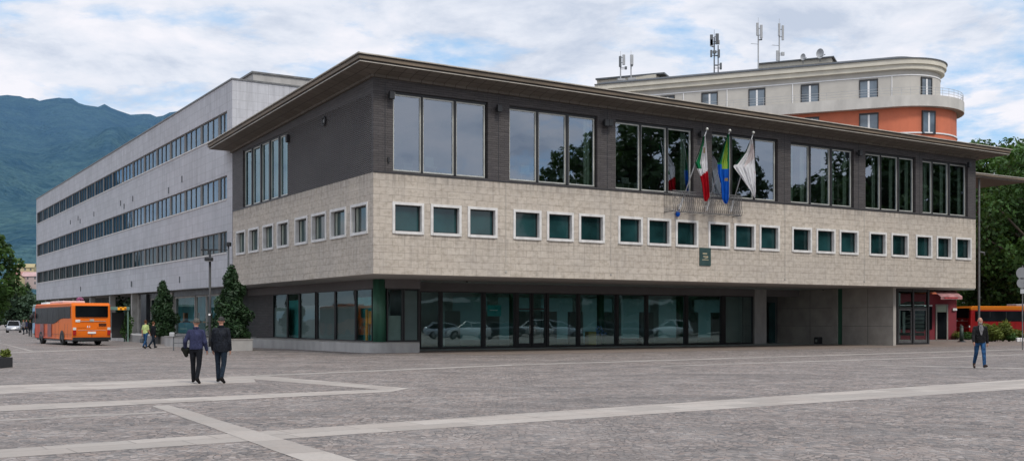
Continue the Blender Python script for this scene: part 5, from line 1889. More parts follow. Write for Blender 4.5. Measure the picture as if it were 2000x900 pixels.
def car(loc, rz, paint, label, group=None, van=False):
    e = empty('car', loc, rz, label, 'car', group)
    L, h = 4.3, .88
    zt = 1.62 if van else 1.46
    # body sections along x: (x, zbot, ztop, half width)
    secs = [(-2.15, .42, .78, .70), (-2.08, .32, .92, .80), (-1.7, .24, .98, .87), (-.6, .22, 1.0, .89), (.75, .22, .99, .89), (1.5, .24, .90, .86), (1.98, .30, .80, .80), (2.15, .40, .66, .66)]
    b = MB()
    def rs_(x, z0, z1, w, tum=.0):
        r = .09
        return [(x, -w + r, z0), (x, w - r, z0), (x, w, z0 + r), (x, w, z1 - r * 1.6), (x, w - r * 1.3, z1), (x, -w + r * 1.3, z1), (x, -w, z1 - r * 1.6), (x, -w, z0 + r)]
    b.loft([rs_(*s) for s in secs])
    b.build('body', paint, e, True)
    g = MB()
    gs = [(-1.95 if van else -1.75, .94, .72), (-1.55 if van else -1.2, zt, .56), (.15, zt, .58), (1.05, .96, .74)]
    def gr(x, z, w): return [(x, -w, z), (x, w, z)]
    lo_ = [(-1.98 if van else -1.8, .93, .78), (1.1, .95, .78)]
    up = [(-1.6 if van else -1.2, zt - .05, .62), (.2, zt - .05, .64)]
    vs = [(lo_[0][0], -.8, .95), (lo_[0][0], .8, .95), (lo_[1][0], .8, .95), (lo_[1][0], -.8, .95),
          (up[0][0], -.62, zt - .05), (up[0][0], .62, zt - .05), (up[1][0], .63, zt - .05), (up[1][0], -.63, zt - .05)]
    g.add(vs, [(0, 1, 5, 4), (1, 2, 6, 5), (2, 3, 7, 6), (3, 0, 4, 7), (4, 5, 6, 7)])
    g.build('windows', M['glass_veh'], e)
    r = bevel_box_mesh(MB().box(up[0][0] - .03, up[1][0] + .03, -.64, .64, zt - .06, zt), .03)
    r.build('roof', paint, e)
    pp = MB()
    for s in (-1, 1):
        pp.tube([(lo_[1][0], s * .8, .95), (up[1][0], s * .635, zt - .04)], .035, 5).tube([(lo_[0][0], s * .8, .95), (up[0][0], s * .625, zt - .04)], .05, 5).tube([(-.4, s * .81, .95), (-.35, s * .64, zt - .04)], .035, 5)
        if van: pp.box(-1.5, .1, s * .5 - .02, s * .5 + .02, zt + .03, zt + .07)
    pp.build('pillar', paint, e)
    for x in (-1.32, 1.36):
        for s in (1, -1):
            wheel(e, x, s * .80, .32, .21, s)
    for s in (1, -1):
        MB().ball((2.03, s * .62, .72), (.10, .16, .075)).build('headlight', M['clearlens'], e, True)
        MB().ball((-2.06, s * .66, .8), (.07, .12, .09)).build('tail_light', M['redlens'], e, True)
        MB().ball((.82, s * .98, 1.0), (.06, .1, .06)).build('mirror', paint, e, True)
    MB().box(2.1, 2.17, -.25, .25, .42, .52).build('licence_plate', M['white'], e)
    MB().box(2.06, 2.14, -.5, .5, .56, .64).build('grille', M['black'], e)
    return e


def carpaint(name, col):
    t = NT(name)
    p = t.principled(t.mix(t.remap(t.noise(t.obj(), 2, 4), .3, .7, 0, 1), tuple(x * .9 for x in col), col), .3, .2, .5)
    p.inputs['Coat Weight'].default_value = .5
    return t.m


silver = carpaint('silver_paint', (.36, .38, .42)); darkp = carpaint('charcoal_paint', (.03, .032, .04)); bluec = carpaint('blue_paint', (.05, .10, .2)); whitep = carpaint('white_car_paint', (.6, .6, .6))
p = ground(27, 649)
car((p.x, p.y, 0), R(-68), silver, 'silver estate car with roof rails coming up the street', 'cars on the street at the left', True)
p = ground(67, 650)
car((p.x + 1, p.y + 3, 0), R(-70), bluec, 'dark blue car hidden behind the front of the orange bus', 'cars on the street at the left')
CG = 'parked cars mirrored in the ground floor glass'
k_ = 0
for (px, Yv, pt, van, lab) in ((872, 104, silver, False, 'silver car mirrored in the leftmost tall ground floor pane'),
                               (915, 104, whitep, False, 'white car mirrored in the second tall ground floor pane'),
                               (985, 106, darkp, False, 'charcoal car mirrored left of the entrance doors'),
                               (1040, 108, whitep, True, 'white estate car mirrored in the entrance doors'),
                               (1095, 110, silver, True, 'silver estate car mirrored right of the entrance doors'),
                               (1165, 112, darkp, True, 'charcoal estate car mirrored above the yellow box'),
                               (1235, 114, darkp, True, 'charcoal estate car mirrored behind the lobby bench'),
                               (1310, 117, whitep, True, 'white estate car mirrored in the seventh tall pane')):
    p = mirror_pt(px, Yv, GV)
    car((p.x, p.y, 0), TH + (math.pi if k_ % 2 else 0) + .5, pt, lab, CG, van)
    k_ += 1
# hall across the square (mirrored), out of view; raised to block reflected sky
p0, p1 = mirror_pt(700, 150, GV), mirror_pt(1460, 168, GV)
ob_ = empty('market_hall', (0, 0, 0), 0, 'long hall across the square, raised to block sky mirrored in the ground floor glass', 'building')
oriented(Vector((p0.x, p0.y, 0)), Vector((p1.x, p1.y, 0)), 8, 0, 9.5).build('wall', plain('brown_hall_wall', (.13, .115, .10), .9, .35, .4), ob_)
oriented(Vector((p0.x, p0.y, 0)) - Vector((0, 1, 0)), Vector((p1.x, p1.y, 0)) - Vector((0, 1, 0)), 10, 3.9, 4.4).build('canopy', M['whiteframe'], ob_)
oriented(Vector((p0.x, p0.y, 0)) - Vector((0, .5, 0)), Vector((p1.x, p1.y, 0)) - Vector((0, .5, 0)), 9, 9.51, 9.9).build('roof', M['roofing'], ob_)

# ------------------------------------------------------------------ red shop on the right
e = empty('red_shop', (0, 0, 0), 0, 'low red painted shop with a pink awning behind the right end of the town hall', 'shop')
q0, q1 = at(1738, 657, 95), at(1868, 657, 95)
x0, x1 = q0.x, q1.x
MB().box(x0, x1, 95, 103, 0, 4.0).build('wall', M['shopred'], e)
MB().box(x0 - .3, x1 + 1.2, 94, 103.5, 4.35, 4.6).build('roof', M['blind2'], e)
aw = MB()
ax0, ax1 = at(1832, 0, 94).x, at(1874, 0, 94).x
aw.add([(ax0, 94.95, 4.3), (ax1, 94.95, 4.3), (ax1, 93.4, 3.75), (ax0, 93.4, 3.75), (ax1, 93.4, 3.5), (ax0, 93.4, 3.5)], [(0, 1, 2, 3), (3, 2, 4, 5)])
awo = aw.build('awning', plain('pink_awning', (.40, .20, .20), .8, .35, 3), e)
MB().box(ax0 + .3, ax1 - .4, 93.37, 93.395, 3.58, 3.68).build('lettering', plain('awning_red_letters', (.5, .05, .06), .7, .4, 6), awo)
dx0, dx1 = at(1827, 0, 95).x, at(1851, 0, 95).x
dd = MB().box(dx0, dx0 + .12, 94.9, 95.02, .02, 3.1).box(dx1 - .12, dx1, 94.9, 95.02, .02, 3.1).box(dx0 + .12, dx1 - .12, 94.9, 95.02, 2.98, 3.1).build('door', M['concrete'], e)
MB().box(dx0 + .12, dx1 - .12, 94.95, 94.99, .05, 2.4).build('pane', M['glass_veh'], dd)
MB().box(dx0 + .12, dx1 - .12, 94.95, 94.99, 2.42, 2.97).build('door_sign', plain('pale_green_sign', (.32, .38, .30), .7, .1, 2), dd)
wx0, wx1 = at(1755, 0, 95).x, at(1820, 0, 95).x
ww = MB().box(wx0, wx1, 94.93, 94.99, .9, 2.9).build('window', M['glass_veh'], e)
MB().box(wx0, wx1, 94.88, 94.925, 2.92, 3.05).build('window_lintel', M['white'], e)
MB().box(at(1860, 0, 95).x, at(1868, 0, 95).x, 94.85, 94.98, 2.55, 2.75).build('wall_sign', M['white'], e)
# dark blue shade sail past the awning
# ------------------------------------------------------------------ street furniture
p = ground(410, 687.5)
e = empty('lamp_post', p, 0, 'black lamp post with cross bar and floodlight in front of the conifers', 'lamp post')
lh = 5.45
MB().tube([(0, 0, 0), (0, 0, .9), (0, 0, lh)], [.09, .075, .06], 10).build('post', M['black'], e, True)
MB().tube([(0, 0, 0), (0, 0, .12)], [.28, .2], 14).tube([(0, 0, .12), (0, 0, .3)], [.2, .1], 14).build('base', M['antenna_dark'], e)
MB().box(-.46, .40, -.05, .05, lh - .06, lh + .02).box(-.02, .95, -.02, .02, lh - .035, lh - .005).build('cross_bar', M['black'], e)
fl_ = MB().box(-.22, .18, -.3, .05, lh - .62, lh - .42)
bevel_box_mesh(fl_, .04).build('floodlight', M['black'], e)
MB().box(-.18, .14, -.27, .02, lh - .635, lh - .622).build('lens', M['clearlens'], e)
MB().box(-.05, .05, -.1, -.06, 1.95, 2.05).build('sticker', M['white'], e)
p = to_world(-1.2, side_v(446, -1.2))
e = empty('slim_pole', p, 0, 'slim dark pole with a small head behind the wider conifer', 'pole')
MB().tube([(0, 0, 0), (0, 0, 6.3)], [.08, .055], 10).build('post', M['antenna_dark'], e, True)
bevel_box_mesh(MB().box(-.1, .16, -.16, .16, 6.25, 6.5), .04).build('lamp_head', M['black'], e)
# railing
p = ground(339, 684)
e = empty('metal_railing', p, math.atan2(.1, 1), 'low thin metal railing in front of the stone planter', 'railing')
rl = MB()
for x in (0, .45, .95, 2.3):
    rl.tube([(x, x * .9, 0), (x, x * .9, .78)], .03, 6)
rl.tube([(0, 0, .78), (2.4, 2.16, .78)], .028, 6).tube([(0, 0, .42), (2.4, 2.16, .42)], .018, 6)
rl.build('rail', M['antenna_dark'], e)
bb = bevel_box_mesh(MB().box(-.22, .06, -.12, .12, .76, 1.02), .05)
bb.build('mail_box', M['antenna'], e)
# bus shelter
p = ground(221, 668)
e = empty('bus_shelter', p + Vector((.0, 1.2, 0)), TH, 'grey green shelter with a small lit orange sign behind the orange bus', 'bus shelter')
shg = plain('shelter_green', (.12, .20, .17), .6, .2, 2)
MB().box(-2.6, .75, -.3, 1.2, 2.5, 2.75).build('roof', shg, e)
MB().box(.6, .7, -.2, -.1, 0, 2.5).box(.6, .7, 1.0, 1.1, 0, 2.5).box(-2.5, -2.4, 1.0, 1.1, 0, 2.5).build('post', shg, e)
MB().box(-.35, .6, .9, .95, .3, 2.3).build('back_panel', M['black'], e)
t_ = NT('lit_orange_sign'); em = t_.n('ShaderNodeEmission'); em.inputs['Color'].default_value = (1, .28, .02, 1); em.inputs['Strength'].default_value = .9
ch = t_.n('ShaderNodeTexChecker'); ch.inputs['Scale'].default_value = 6; ch.inputs['Color1'].default_value = (1, .42, .03, 1); ch.inputs['Color2'].default_value = (.35, .12, .02, 1)
t_.l(t_.obj(), ch.inputs['Vector']); t_.l(ch.outputs[0], em.inputs['Color']); t_.l(em.outputs[0], t_.out.inputs[0])
MB().box(-.15, .5, -.36, -.301, 2.5, 2.74).build('lit_sign', t_.m, e)
bush((p.x + .3, p.y + 2.2, 0), .55, 2.2, 'climbing green plant on the side of the shelter', M['leaf_broad'], 91, 700, .13, group=None)
# flower ball above the bus
p = at(156, 586, 84)
e = empty('flower_pole', (p.x, p.y, 0), 0, 'pink flower ball on a pole showing above the orange bus roof', 'flower ball')
MB().tube([(0, 0, 0), (0, 0, p.z)], .04, 6).build('pole', M['antenna_dark'], e)
leaves_mesh('flowers', [(0, 0, p.z + .05), (0, 0, p.z - .12)], [.25, .25], 500, .09, flag_material('pink_petals', (.62, .25, .42)), e, 3)
# sign at right edge
p = at(1998, 535, 62)
e = empty('road_sign', (p.x, p.y, 0), 0, 'pair of round road signs seen from behind at the right edge', 'road sign')
MB().tube([(.0, .05, 0), (.0, .05, p.z + .5)], .035, 8).build('post', M['grille'], e)
for dz, r in ((.05, .34), (-.52, .30)):
    MB().tube([(-.06, 0, p.z + dz), (-.06, -.02, p.z + dz)], r, 24).build('disc', plain('sign_back', (.22, .225, .235), .5, .1, 2, .3), e)
MB().box(-.16, .2, -.03, -.01, p.z - 1.12, p.z - .86).build('lower_plate', M['antenna'], e)
# bollard and white stones
p = ground(1878, 667.5)
e = empty('bollard', p, 0, 'dark bollard beside the lime green shrub', 'bollard')
MB().tube([(0, 0, .1), (0, 0, 1.2)], [.16, .13], 12).ball((0, 0, 1.2), (.14, .14, .1)).build('post', plain('bollard_green', (.03, .05, .04), .5, .2, 3), e, True)
MB().tube([(0, 0, 0), (0, 0, .1)], [.4, .2], 12).build('base', M['black'], e)
for i, px in enumerate((1988, 1995)):
    p = ground(px, 667.2)
    o = bevel_box_mesh(MB().box(-.13, .13, -.13, .13, 0, .32), .05).build('kerb_stone', M['white'])
    o.location = p
    tag(o, ('small white kerb stone left of the pair at the right edge', 'small white kerb stone right of the pair at the right edge')[i], 'kerb stone', 'white kerb stones')
# black box on the forecourt by the side wall
u_ = UW - .3; v_ = side_v(1598, UW - .3)
e = empty('litter_bin', to_world(u_, v_, 0), TH, 'small black bin against the long concrete wall under the overhang', 'bin')
bevel_box_mesh(MB().box(-.2, .2, -.22, .22, .02, .5), .04).build('bin_body', M['black'], e)
MB().box(-.21, -.2, -.1, .1, .14, .34).build('bin_label', M['blind2'], e)
# street lamp far left
p = ground(27, 650)
e = empty('street_lamp', Vector((p.x + .3, p.y + 30, 0)), 0, 'pale double armed street lamp above the silver car', 'street lamp')
MB().tube([(0, 0, 0), (0, 0, 4.4)], [.10, .06], 8).build('post', M['antenna'], e)
MB().box(-1.9, 1.6, -.06, .06, 4.35, 4.5).build('arm', M['antenna'], e)
MB().box(-2.1, -1.2, -.12, .12, 4.25, 4.36).box(.9, 1.8, -.12, .12, 4.25, 4.36).build('lamp_head', M['white'], e)

# ------------------------------------------------------------------ people
def voxel(o, size, it=6):
    m = o.modifiers.new('r', 'REMESH'); m.mode = 'VOXEL'; m.voxel_size = size; m.use_smooth_shade = True
    s = o.modifiers.new('s', 'SMOOTH'); s.iterations = it; s.factor = .5
    bpy.context.view_layer.update()
    dg = bpy.context.evaluated_depsgraph_get()
    me = bpy.data.meshes.new_from_object(o.evaluated_get(dg))
    old = o.data
    o.modifiers.clear()
    o.data = me
    bpy.data.meshes.remove(old)
    me.polygons.foreach_set('use_smooth', [True] * len(me.polygons))
    return o


def person(loc, heading, h, label, jacket, trousers, shoe, hair, legs, arms, long=.80, hairstyle='short', collar=None, beard=None, inner=None, sleeves=True, vox=.0075, lean=.02, head_turn=0.0, group='people walking on the square', bulk=1.0, skirted=False):
    """built facing +Y; heading rotates about z.  legs: ((thigh, knee) left, right) degrees forward;
    arms: ((swing, out, elbow) left, right)"""
    s = h / 1.75
    e = empty('person', loc, heading, label, 'person', group)
    V3 = Vector
    pel = V3((0, 0, .93)); 
    J = {}
    low = 9
    for sd, (th, kn) in zip((-1, 1), legs):
        hip = V3((.09 * sd, 0, .92))
        a = R(th)
        knee = hip + V3((.01 * sd, math.sin(a) * .43, -math.cos(a) * .43))
        b = R(th - kn)
        ank = knee + V3((0, math.sin(b) * .42, -math.cos(b) * .42))
        f = R(th - kn + (0 if kn < 25 else -25))
        heel = ank + V3((0, -.05, -.05)); toe = ank + V3((.03 * sd, math.cos(f) * .17, math.sin(f) * .17 - .055))
        J['hip', sd], J['knee', sd], J['ank', sd], J['toe', sd], J['heel', sd] = hip, knee, ank, toe, heel
        low = min(low, toe.z - .035, heel.z - .035)
    for sd, (sw, out, el) in zip((-1, 1), arms):
        sh = V3((.172 * sd, lean * .5, 1.385))
        d = V3((math.sin(R(out)) * sd, math.sin(R(sw)), -math.cos(R(sw)) * math.cos(R(out)))).normalized()
        elb = sh + d * .29
        d2 = V3((math.sin(R(out)) * sd * .3, math.sin(R(sw + el)), -math.cos(R(sw + el)))).normalized()
        wr = elb + d2 * .25
        J['sh', sd], J['elb', sd], J['wr', sd], J['hd', sd] = sh, elb, wr, d2
    hc = V3((0, lean + .01, 1.635))
    def fin(mb):
        mb.map(lambda x, y, z: (x * s, y * s, (z - low) * s)); return mb
    b = MB()
    # torso, neck and head
    b.ellipses([(0, 0, .86, .12, .09), (0, 0, .93, .165, .115), (0, 0, 1.05, .14, .10), (0, lean * .4, 1.2, .155, .11), (0, lean * .5, 1.34, .17, .11), (0, lean * .6, 1.42, .11, .08), (0, lean * .8, 1.47, .06, .06)])
    b.limb([V3((0, lean * .6, 1.42)), V3((0, lean, 1.56))], [.062, .056])
    ht = Matrix.Rotation(head_turn, 3, 'Z')
    hp = lambda x, y, z: hc + ht @ V3((x, y, z))
    for c, r in ((hp(0, -.012, .02), (.076, .092, .10)), (hp(0, .02, -.045), (.058, .07, .075)), (hp(0, .035, -.075), (.04, .05, .04))):
        b.ball(c, r, 14, 10)
    b.limb([hp(0, .085, .012), hp(0, .105, -.018)], [.010, .017], 8)
    b.limb([hp(-.02, .082, -.052), hp(.02, .082, -.052)], [.009, .009], 6)
    for sd in (-1, 1):
        b.limb([hp(.077 * sd, -.008, .01), hp(.079 * sd, -.012, -.02)], [.017, .013], 8)
        b.limb([J['hip', sd], J['knee', sd], J['ank', sd]], [.085, .055, .04])
        b.limb([J['ank', sd], J['toe', sd]], [.032, .020]); b.limb([J['ank', sd], J['heel', sd]], [.032, .022])
        b.limb([V3((.1 * sd, lean * .5, 1.39)), J['sh', sd], J['elb', sd], J['wr', sd]], [.06, .055, .042, .028])
        # hand: palm, four curled fingers, thumb
        d = J['hd', sd]; w = J['wr', sd]
        side = V3((0, 1, 0)); side = (side - d * side.dot(d)).normalized()
        inw = d.cross(side) * (-sd if d.cross(side).x * sd > 0 else sd)
        inw = inw.normalized()
        if inw.x * sd > 0: inw = -inw
        pc = w + d * .085
        b.limb([w, w + d * .03 + side * .018, pc + side * .028], [.026, .022, .014]); b.limb([w, w + d * .03 - side * .018, pc - side * .028], [.026, .022, .014])
        b.limb([w + d * .03, pc], [.024, .018])
        for q, (o_, ln) in enumerate(((.031, .068), (.011, .078), (-.010, .072), (-.030, .055))):
            k0 = pc + side * o_
            k1 = k0 + d * ln * .5 + inw * .008
            k2 = k1 + d * ln * .32 + inw * .022
            b.limb([k0, k1, k2], [.0098, .009, .0078], 8)
        t0 = w + d * .035 + side * .026
        b.limb([t0, t0 + side * .022 + d * .03 + inw * .012, t0 + side * .024 + d * .062 + inw * .024], [.013, .0108, .009], 8)
    o = fin(b).build('body', M['skin'], e)
    voxel(o, vox)
    # jacket / shirt
    j = MB()
    B = bulk
    hem = long
    j.ellipses([(0, 0, hem, .18 * B, .135 * B), (0, 0, .97, .185 * B, .14 * B), (0, lean * .2, 1.1, .175 * B, .135 * B), (0, lean * .4, 1.22, .185 * B, .138 * B), (0, lean * .5, 1.32, .192 * B, .138 * B), (0, lean * .6, 1.405, .145, .108), (0, lean * .8, 1.465, .085, .082), (0, lean * .8, 1.49, .07, .07)], 18)
    for sd in (-1, 1):
        a3 = J['elb', sd] + (J['wr', sd] - J['elb', sd]) * (.93 if sleeves else 0)
        if sleeves:
            j.limb([V3((.07 * sd, lean * .5, 1.385)), J['sh', sd], J['elb', sd], a3], [.078 * B, .072 * B, .060 * B, .047 * B])
        else:
            j.limb([V3((.07 * sd, lean * .5, 1.385)), J['sh', sd], J['sh', sd] + (J['elb', sd] - J['sh', sd]) * .75], [.085 * B, .075 * B, .065 * B])
    o = fin(j).build('jacket' if sleeves else 'shirt', jacket, e)
    voxel(o, .013, 3)
    if collar is not None:
        fin(MB().ellipses([(0, lean * .8, 1.475, .088, .085), (0, lean * .85, 1.53, .078, .076)])).build('collar', collar, e, True)
    if inner is not None:
        q = MB()
        q.add([(-.05, .1 + lean, 1.5), (.05, .1 + lean, 1.5), (.075, .165 * B, 1.36), (.02, .168 * B, 1.14), (-.02, .168 * B, 1.14), (-.075, .165 * B, 1.36)], [(0, 5, 4, 3, 2, 1)])
        fin(q).build('shirt_front', inner, e)
    # trousers
    t = MB()
    t.ellipses([(0, 0, .82, .13, .10), (0, 0, .93, .172, .125), (0, 0, 1.02, .165, .118)])
    for sd in (-1, 1):
        t.limb([J['hip', sd], J['knee', sd], J['ank', sd] + V3((0, 0, .0))], [.100, .070, .056])
    voxel(fin(t).build('trousers', trousers, e), .013, 3)
    for sd in (-1, 1):
        sh_ = MB()
        sh_.limb([J['heel', sd], J['toe', sd]], [.042, .04]); sh_.limb([J['ank', sd] + V3((0, 0, -.01)), J['heel', sd]], [.044, .042]); sh_.limb([J['ank', sd], J['toe', sd] + V3((0, -.04, .01))], [.044, .038])
        voxel(fin(sh_).build('shoe', shoe, e), .011, 2)
    # hair or cap
    hm = MB()
    rings = []
    N = 18
    top_ = {'short': -.25, 'cap': -.15, 'bald': .6, 'long': -.6}[hairstyle]
    for k in range(9):
        ph = math.pi / 2 - (math.pi / 2 - math.asin(top_)) * k / 8 if hairstyle != 'bald' else math.pi / 2 - .5 * k / 8
        rings.append([hp(.086 * math.cos(ph) * math.cos(2 * math.pi * i / N), -.018 + .100 * math.cos(ph) * math.sin(2 * math.pi * i / N) - (0 if math.sin(2 * math.pi * i / N) < 0 else .024 * max(0, .6 - math.sin(ph))), .028 + .108 * math.sin(ph) + (max(0, math.sin(2 * math.pi * i / N)) * .055 * (k / 8) if hairstyle in ('short', 'long') else 0)) for i in range(N)])
    if hairstyle != 'bald':
        hm.loft(rings[::-1])
        if hairstyle == 'cap':
            hm.loft([[hp(x, .06, .03), hp(x, .145, .02), hp(x, .145, .012), hp(x, .06, .02)] for x in (-.06, 0, .06)])
        fin(hm).build('cap' if hairstyle == 'cap' else 'hair', hair, e, True)
    if beard is not None:
        bd = MB().ball(hp(0, .045, -.085), (.058, .055, .045), 12, 8).ball(hp(-.04, .035, -.06), (.03, .045, .05)).ball(hp(.04, .035, -.06), (.03, .045, .05))
        fin(bd).build('beard', beard, e, True)
    ey = MB()
    for sd in (-1, 1): ey.ball(hp(.03 * sd, .078, .012), (.011, .008, .007), 8, 5)
    fin(ey).build('eyes', M['black'], e, True)
    e['floor'] = 0
    J['fin'] = lambda v: V3((v.x * s, v.y * s, (v.z - low) * s))
    return e, J


def cloth(name, col, var=.18, scale=9, rough=.85):
    t = NT(name)
    o = t.obj()
    fold = t.noise(t.scale(o, (1.0, 1.0, .55)), 11, 3, .5, 1.2)
    fine = t.noise(o, scale * 3, 3)
    f = t.math('ADD', t.remap(fold, .3, .7, 1 - var * 1.6, 1 + var * 1.6), t.remap(fine, .3, .7, -var * .4, var * .4))
    c = t.n('ShaderNodeVectorMath', operation='SCALE')
    c.inputs[0].default_value = col
    t.l(f, c.inputs['Scale'])
    t.principled(c.outputs[0], rough, 0, .15, t.bump(fold, 1.0, .05))
    return t.m


navy = cloth('navy_jacket', (.030, .034, .075)); blackc = cloth('black_cloth', (.008, .009, .012)); puff = cloth('black_quilted', (.009, .011, .016), .35, 14, .65)
darkjean = cloth('dark_jeans', (.012, .020, .032)); jean = cloth('blue_jeans', (.020, .065, .15), .35, 6); leather = cloth('black_leather', (.009, .009, .010), .3, 8, .6)
greyhair = cloth('grey_hair', (.10, .095, .085)); knit = cloth('grey_knit', (.045, .043, .042)); shoeb = cloth('black_shoe', (.010, .009, .009)); shoebr = cloth('brown_shoe', (.05, .035, .028))
lime = cloth('lime_shirt', (.42, .50, .20)); brownhair = cloth('brown_hair', (.10, .045, .02)); greysh = cloth('grey_shirt', (.16, .155, .16)); beardm = cloth('grey_beard', (.22, .19, .17))

p = ground(383, 748.3)
away = R(2)
e, J = person(p, away, 1.70, 'grey haired man in a navy jacket walking away with a dark coat over his arm', navy, blackc, shoeb, greyhair, ((9, 4), (-10, 22)), ((-4, 26, 42), (-6, 16, 30)), .90, 'short', navy, head_turn=R(28), bulk=1.02)
w = J['wr', -1]
bg = MB()
f_ = J['fin']
c0 = w + J['hd', -1] * .03
bg.limb([f_(c0 + Vector((-.05, -.02, .0))), f_(c0 + Vector((.06, .03, -.03))), f_(c0 + Vector((.13, .05, -.08)))], [.07, .085, .06])
bg.limb([f_(c0 + Vector((-.02, 0, -.02))), f_(c0 + Vector((.02, .02, -.17)))], [.08, .055])
cc = bg.build('folded_coat', cloth('dark_coat', (.016, .017, .014)), None)
voxel(cc, .013, 3)
cc.location = e.location; cc.rotation_euler = e.rotation_euler
tag(cc, 'dark folded coat carried over the left arm of the navy jacketed man', 'coat')
# red cuff strap on the right hand side
p = ground(431.5, 747.5)
person(p, R(-2), 1.74, 'man in a black quilted jacket and grey knit cap walking away', puff, darkjean, shoeb, knit, ((8, 4), (-9, 20)), ((3, 12, 14), (-3, 10, 16)), .80, 'cap', puff, head_turn=R(20), bulk=1.13)
p = ground(1914, 719)
person(p, R(172), 1.76, 'bearded bald man in an open black jacket and blue jeans walking towards us', leather, jean, shoebr, None, ((15, 5), (-13, 22)), ((-12, 14, 14), (12, 14, 18)), .86, 'bald', None, beardm, greysh, bulk=1.03)
p = ground(284, 680.2)
e, J = person(p, R(-22), 1.66, 'woman in a lime green top with jeans and a grey bag walking away', lime, jean, shoeb, brownhair, ((16, 4), (-12, 18)), ((-4, 14, 8), (6, 10, 18)), .90, 'long', None, None, None, False, .011, head_turn=R(10), bulk=.95)
h_ = J['wr', -1] + J['hd', -1] * .1
e2 = empty('hand_bag', Vector(p), R(-22), 'grey shoulder bag in the hand of the woman in lime green', 'bag')
fb = J['fin'](h_)
hb = bevel_box_mesh(MB().box(fb.x - .07, fb.x + .07, fb.y - .17, fb.y + .17, fb.z - .42, fb.z - .16), .05)
hb.build('bag_body', cloth('grey_bag', (.10, .115, .13)), e2)
MB().tube([(fb.x, fb.y - .12, fb.z - .17), (fb.x, fb.y - .05, fb.z - .01), (fb.x, fb.y + .05, fb.z - .01), (fb.x, fb.y + .12, fb.z - .17)], .012, 6).build('bag_handle', M['black'], e2)
p = ground(299, 680)
person(p, R(-35), 1.60, 'person in dark clothes stepping beside the woman in lime green', blackc, darkjean, shoeb, brownhair, ((18, 5), (-16, 24)), ((8, 8, 30), (-10, 8, 20)), .84, 'long', None, None, None, True, .011, bulk=1.06)
for (px, py, hd, lab, jm) in ((46, 653, 170, 'small far person in pale clothes near the silver car', greysh), (59, 657, 20, 'small far person in black beside the orange bus front', blackc), (52, 651, 150, 'tiny far person between the two others on the street', navy)):
    p = ground(px, py)
    person(p, R(hd), 1.7, lab, jm, darkjean, shoeb, brownhair, ((10, 4), (-10, 15)), ((4, 8, 10), (-4, 8, 10)), .86, 'short', None, None, None, True, .018)

# ------------------------------------------------------------------ sky and light
SUN_EL, SUN_AZ = R(50), math.atan2(.50, -.866)      # azimuth measured from +Y towards +X
w = bpy.data.worlds.new('World')
scene.world = w
w.use_nodes = True
nt = w.node_tree
nt.nodes.clear()
def N(t, **k):
    nd = nt.nodes.new(t)
    for a, b in k.items(): setattr(nd, a, b)
    return nd
out = N('ShaderNodeOutputWorld'); bgd = N('ShaderNodeBackground'); bgd.inputs['Strength'].default_value = .1
nt.links.new(bgd.outputs[0], out.inputs[0])
sky = N('ShaderNodeTexSky', sky_type='NISHITA')
sky.sun_disc = False
sky.sun_elevation = SUN_EL
sky.sun_rotation = SUN_AZ
sky.altitude = 400
tc = N('ShaderNodeTexCoord')
sep = N('ShaderNodeSeparateXYZ'); nt.links.new(tc.outputs['Generated'], sep.inputs[0])
def mth(op, a, b):
    nd = N('ShaderNodeMath', operation=op)
    for i, v in enumerate((a, b)):
        if isinstance(v, (int, float)): nd.inputs[i].default_value = v
        else: nt.links.new(v, nd.inputs[i])
    return nd.outputs[0]
zz = mth('ADD', mth('MAXIMUM', sep.outputs[2], 0.0), .16)
cmb = N('ShaderNodeCombineXYZ')
nt.links.new(mth('DIVIDE', sep.outputs[0], zz), cmb.inputs[0]); nt.links.new(mth('DIVIDE', sep.outputs[1], zz), cmb.inputs[1])
def wnoise(scale, detail, rough, off):
    mp = N('ShaderNodeMapping'); mp.inputs['Location'].default_value = off; nt.links.new(cmb.outputs[0], mp.inputs[0])
    nn = N('ShaderNodeTexNoise'); nn.inputs['Scale'].default_value = scale; nn.inputs['Detail'].default_value = detail; nn.inputs['Roughness'].default_value = rough; nn.inputs['Distortion'].default_value = .25
    nt.links.new(mp.outputs[0], nn.inputs['Vector']); return nn.outputs['Fac']
def rampw(fac, stops):
    r = N('ShaderNodeValToRGB')
    while len(r.color_ramp.elements) < len(stops): r.color_ramp.elements.new(.5)
    for el, (p_, c_) in zip(r.color_ramp.elements, stops): el.position = p_; el.color = (*c_, 1)
    nt.links.new(fac, r.inputs[0]); return r.outputs[0]
n1 = wnoise(1.5, 9, .58, (3.1, 1.7, 0)); n2 = wnoise(2.8, 8, .6, (-4.2, 9.3, 2))
n3 = wnoise(6.5, 7, .62, (1.2, -7.3, 5))
mx = N('ShaderNodeMix', data_type='RGBA')
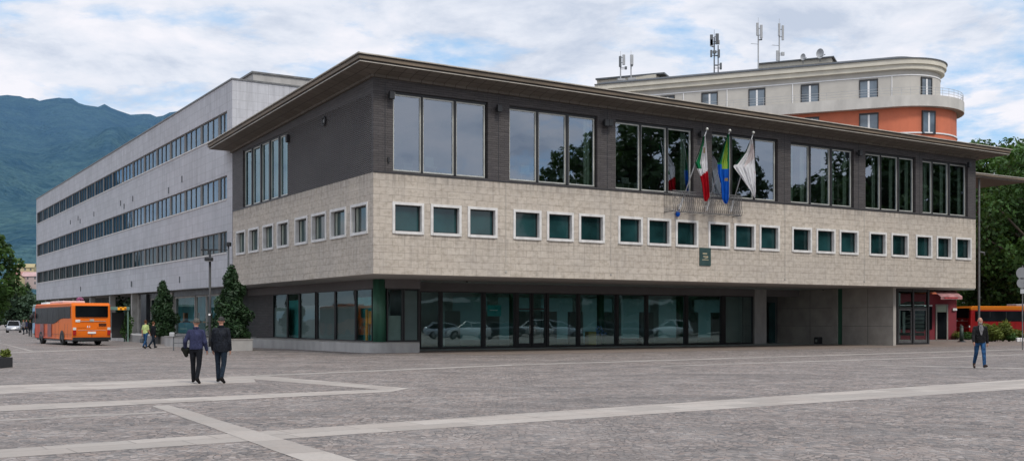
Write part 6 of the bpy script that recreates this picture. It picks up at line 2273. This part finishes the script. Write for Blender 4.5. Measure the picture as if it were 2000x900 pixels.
cloudcol = rampw(mth('ADD', n2, mth('MULTIPLY', mth('SUBTRACT', n3, .5), .26)), [(.30, (.54, .61, .74)), (.46, (.76, .80, .89)), (.60, (.90, .895, .955))])
sc_ = N('ShaderNodeVectorMath', operation='SCALE'); nt.links.new(mth('ADD', 10.4, mth('MULTIPLY', mth('MAXIMUM', mth('SUBTRACT', sep.outputs[2], .3), 0.0), 11.0)), sc_.inputs['Scale'])
nt.links.new(cloudcol, sc_.inputs[0])
skyb = N('ShaderNodeVectorMath', operation='MULTIPLY_ADD'); nt.links.new(sky.outputs[0], skyb.inputs[0]); skyb.inputs[1].default_value = (.55, .55, .55); skyb.inputs[2].default_value = (2.6, 4.3, 6.3)
mask = rampw(mth('ADD', n1, mth('MULTIPLY', mth('SUBTRACT', n3, .5), .22)), [(.37, (0, 0, 0)), (.48, (1, 1, 1))])
nt.links.new(mask, mx.inputs['Factor']); nt.links.new(skyb.outputs[0], mx.inputs['A']); nt.links.new(sc_.outputs[0], mx.inputs['B'])
nt.links.new(mx.outputs['Result'], bgd.inputs['Color'])

sl_ = bpy.data.lights.new('sun', 'SUN')
sl_.energy = 2.0
sl_.angle = R(11)
sl_.color = (1.0, .94, .85)
so = bpy.data.objects.new('sun', sl_)
C.objects.link(so)
dv = Vector((math.sin(SUN_AZ) * math.cos(SUN_EL), math.cos(SUN_AZ) * math.cos(SUN_EL), math.sin(SUN_EL)))
so.rotation_euler = dv.to_track_quat('Z', 'Y').to_euler()
so.location = dv * 100

cam = bpy.data.cameras.new('camera')
co = bpy.data.objects.new('camera', cam)
C.objects.link(co)
co.location = (0, 0, H)
co.rotation_euler = (R(90), 0, 0)
cam.sensor_fit = 'HORIZONTAL'
cam.sensor_width = 36
cam.lens = 36 * F / 2000
cam.shift_y = (HZ - 450) / 2000
cam.clip_start = .1
cam.clip_end = 20000
scene.camera = co
scene.view_settings.view_transform = 'Standard'
scene.view_settings.look = 'None'
scene.view_settings.exposure = 0
scene.cycles.max_bounces = 8
scene.cycles.transparent_max_bounces = 12
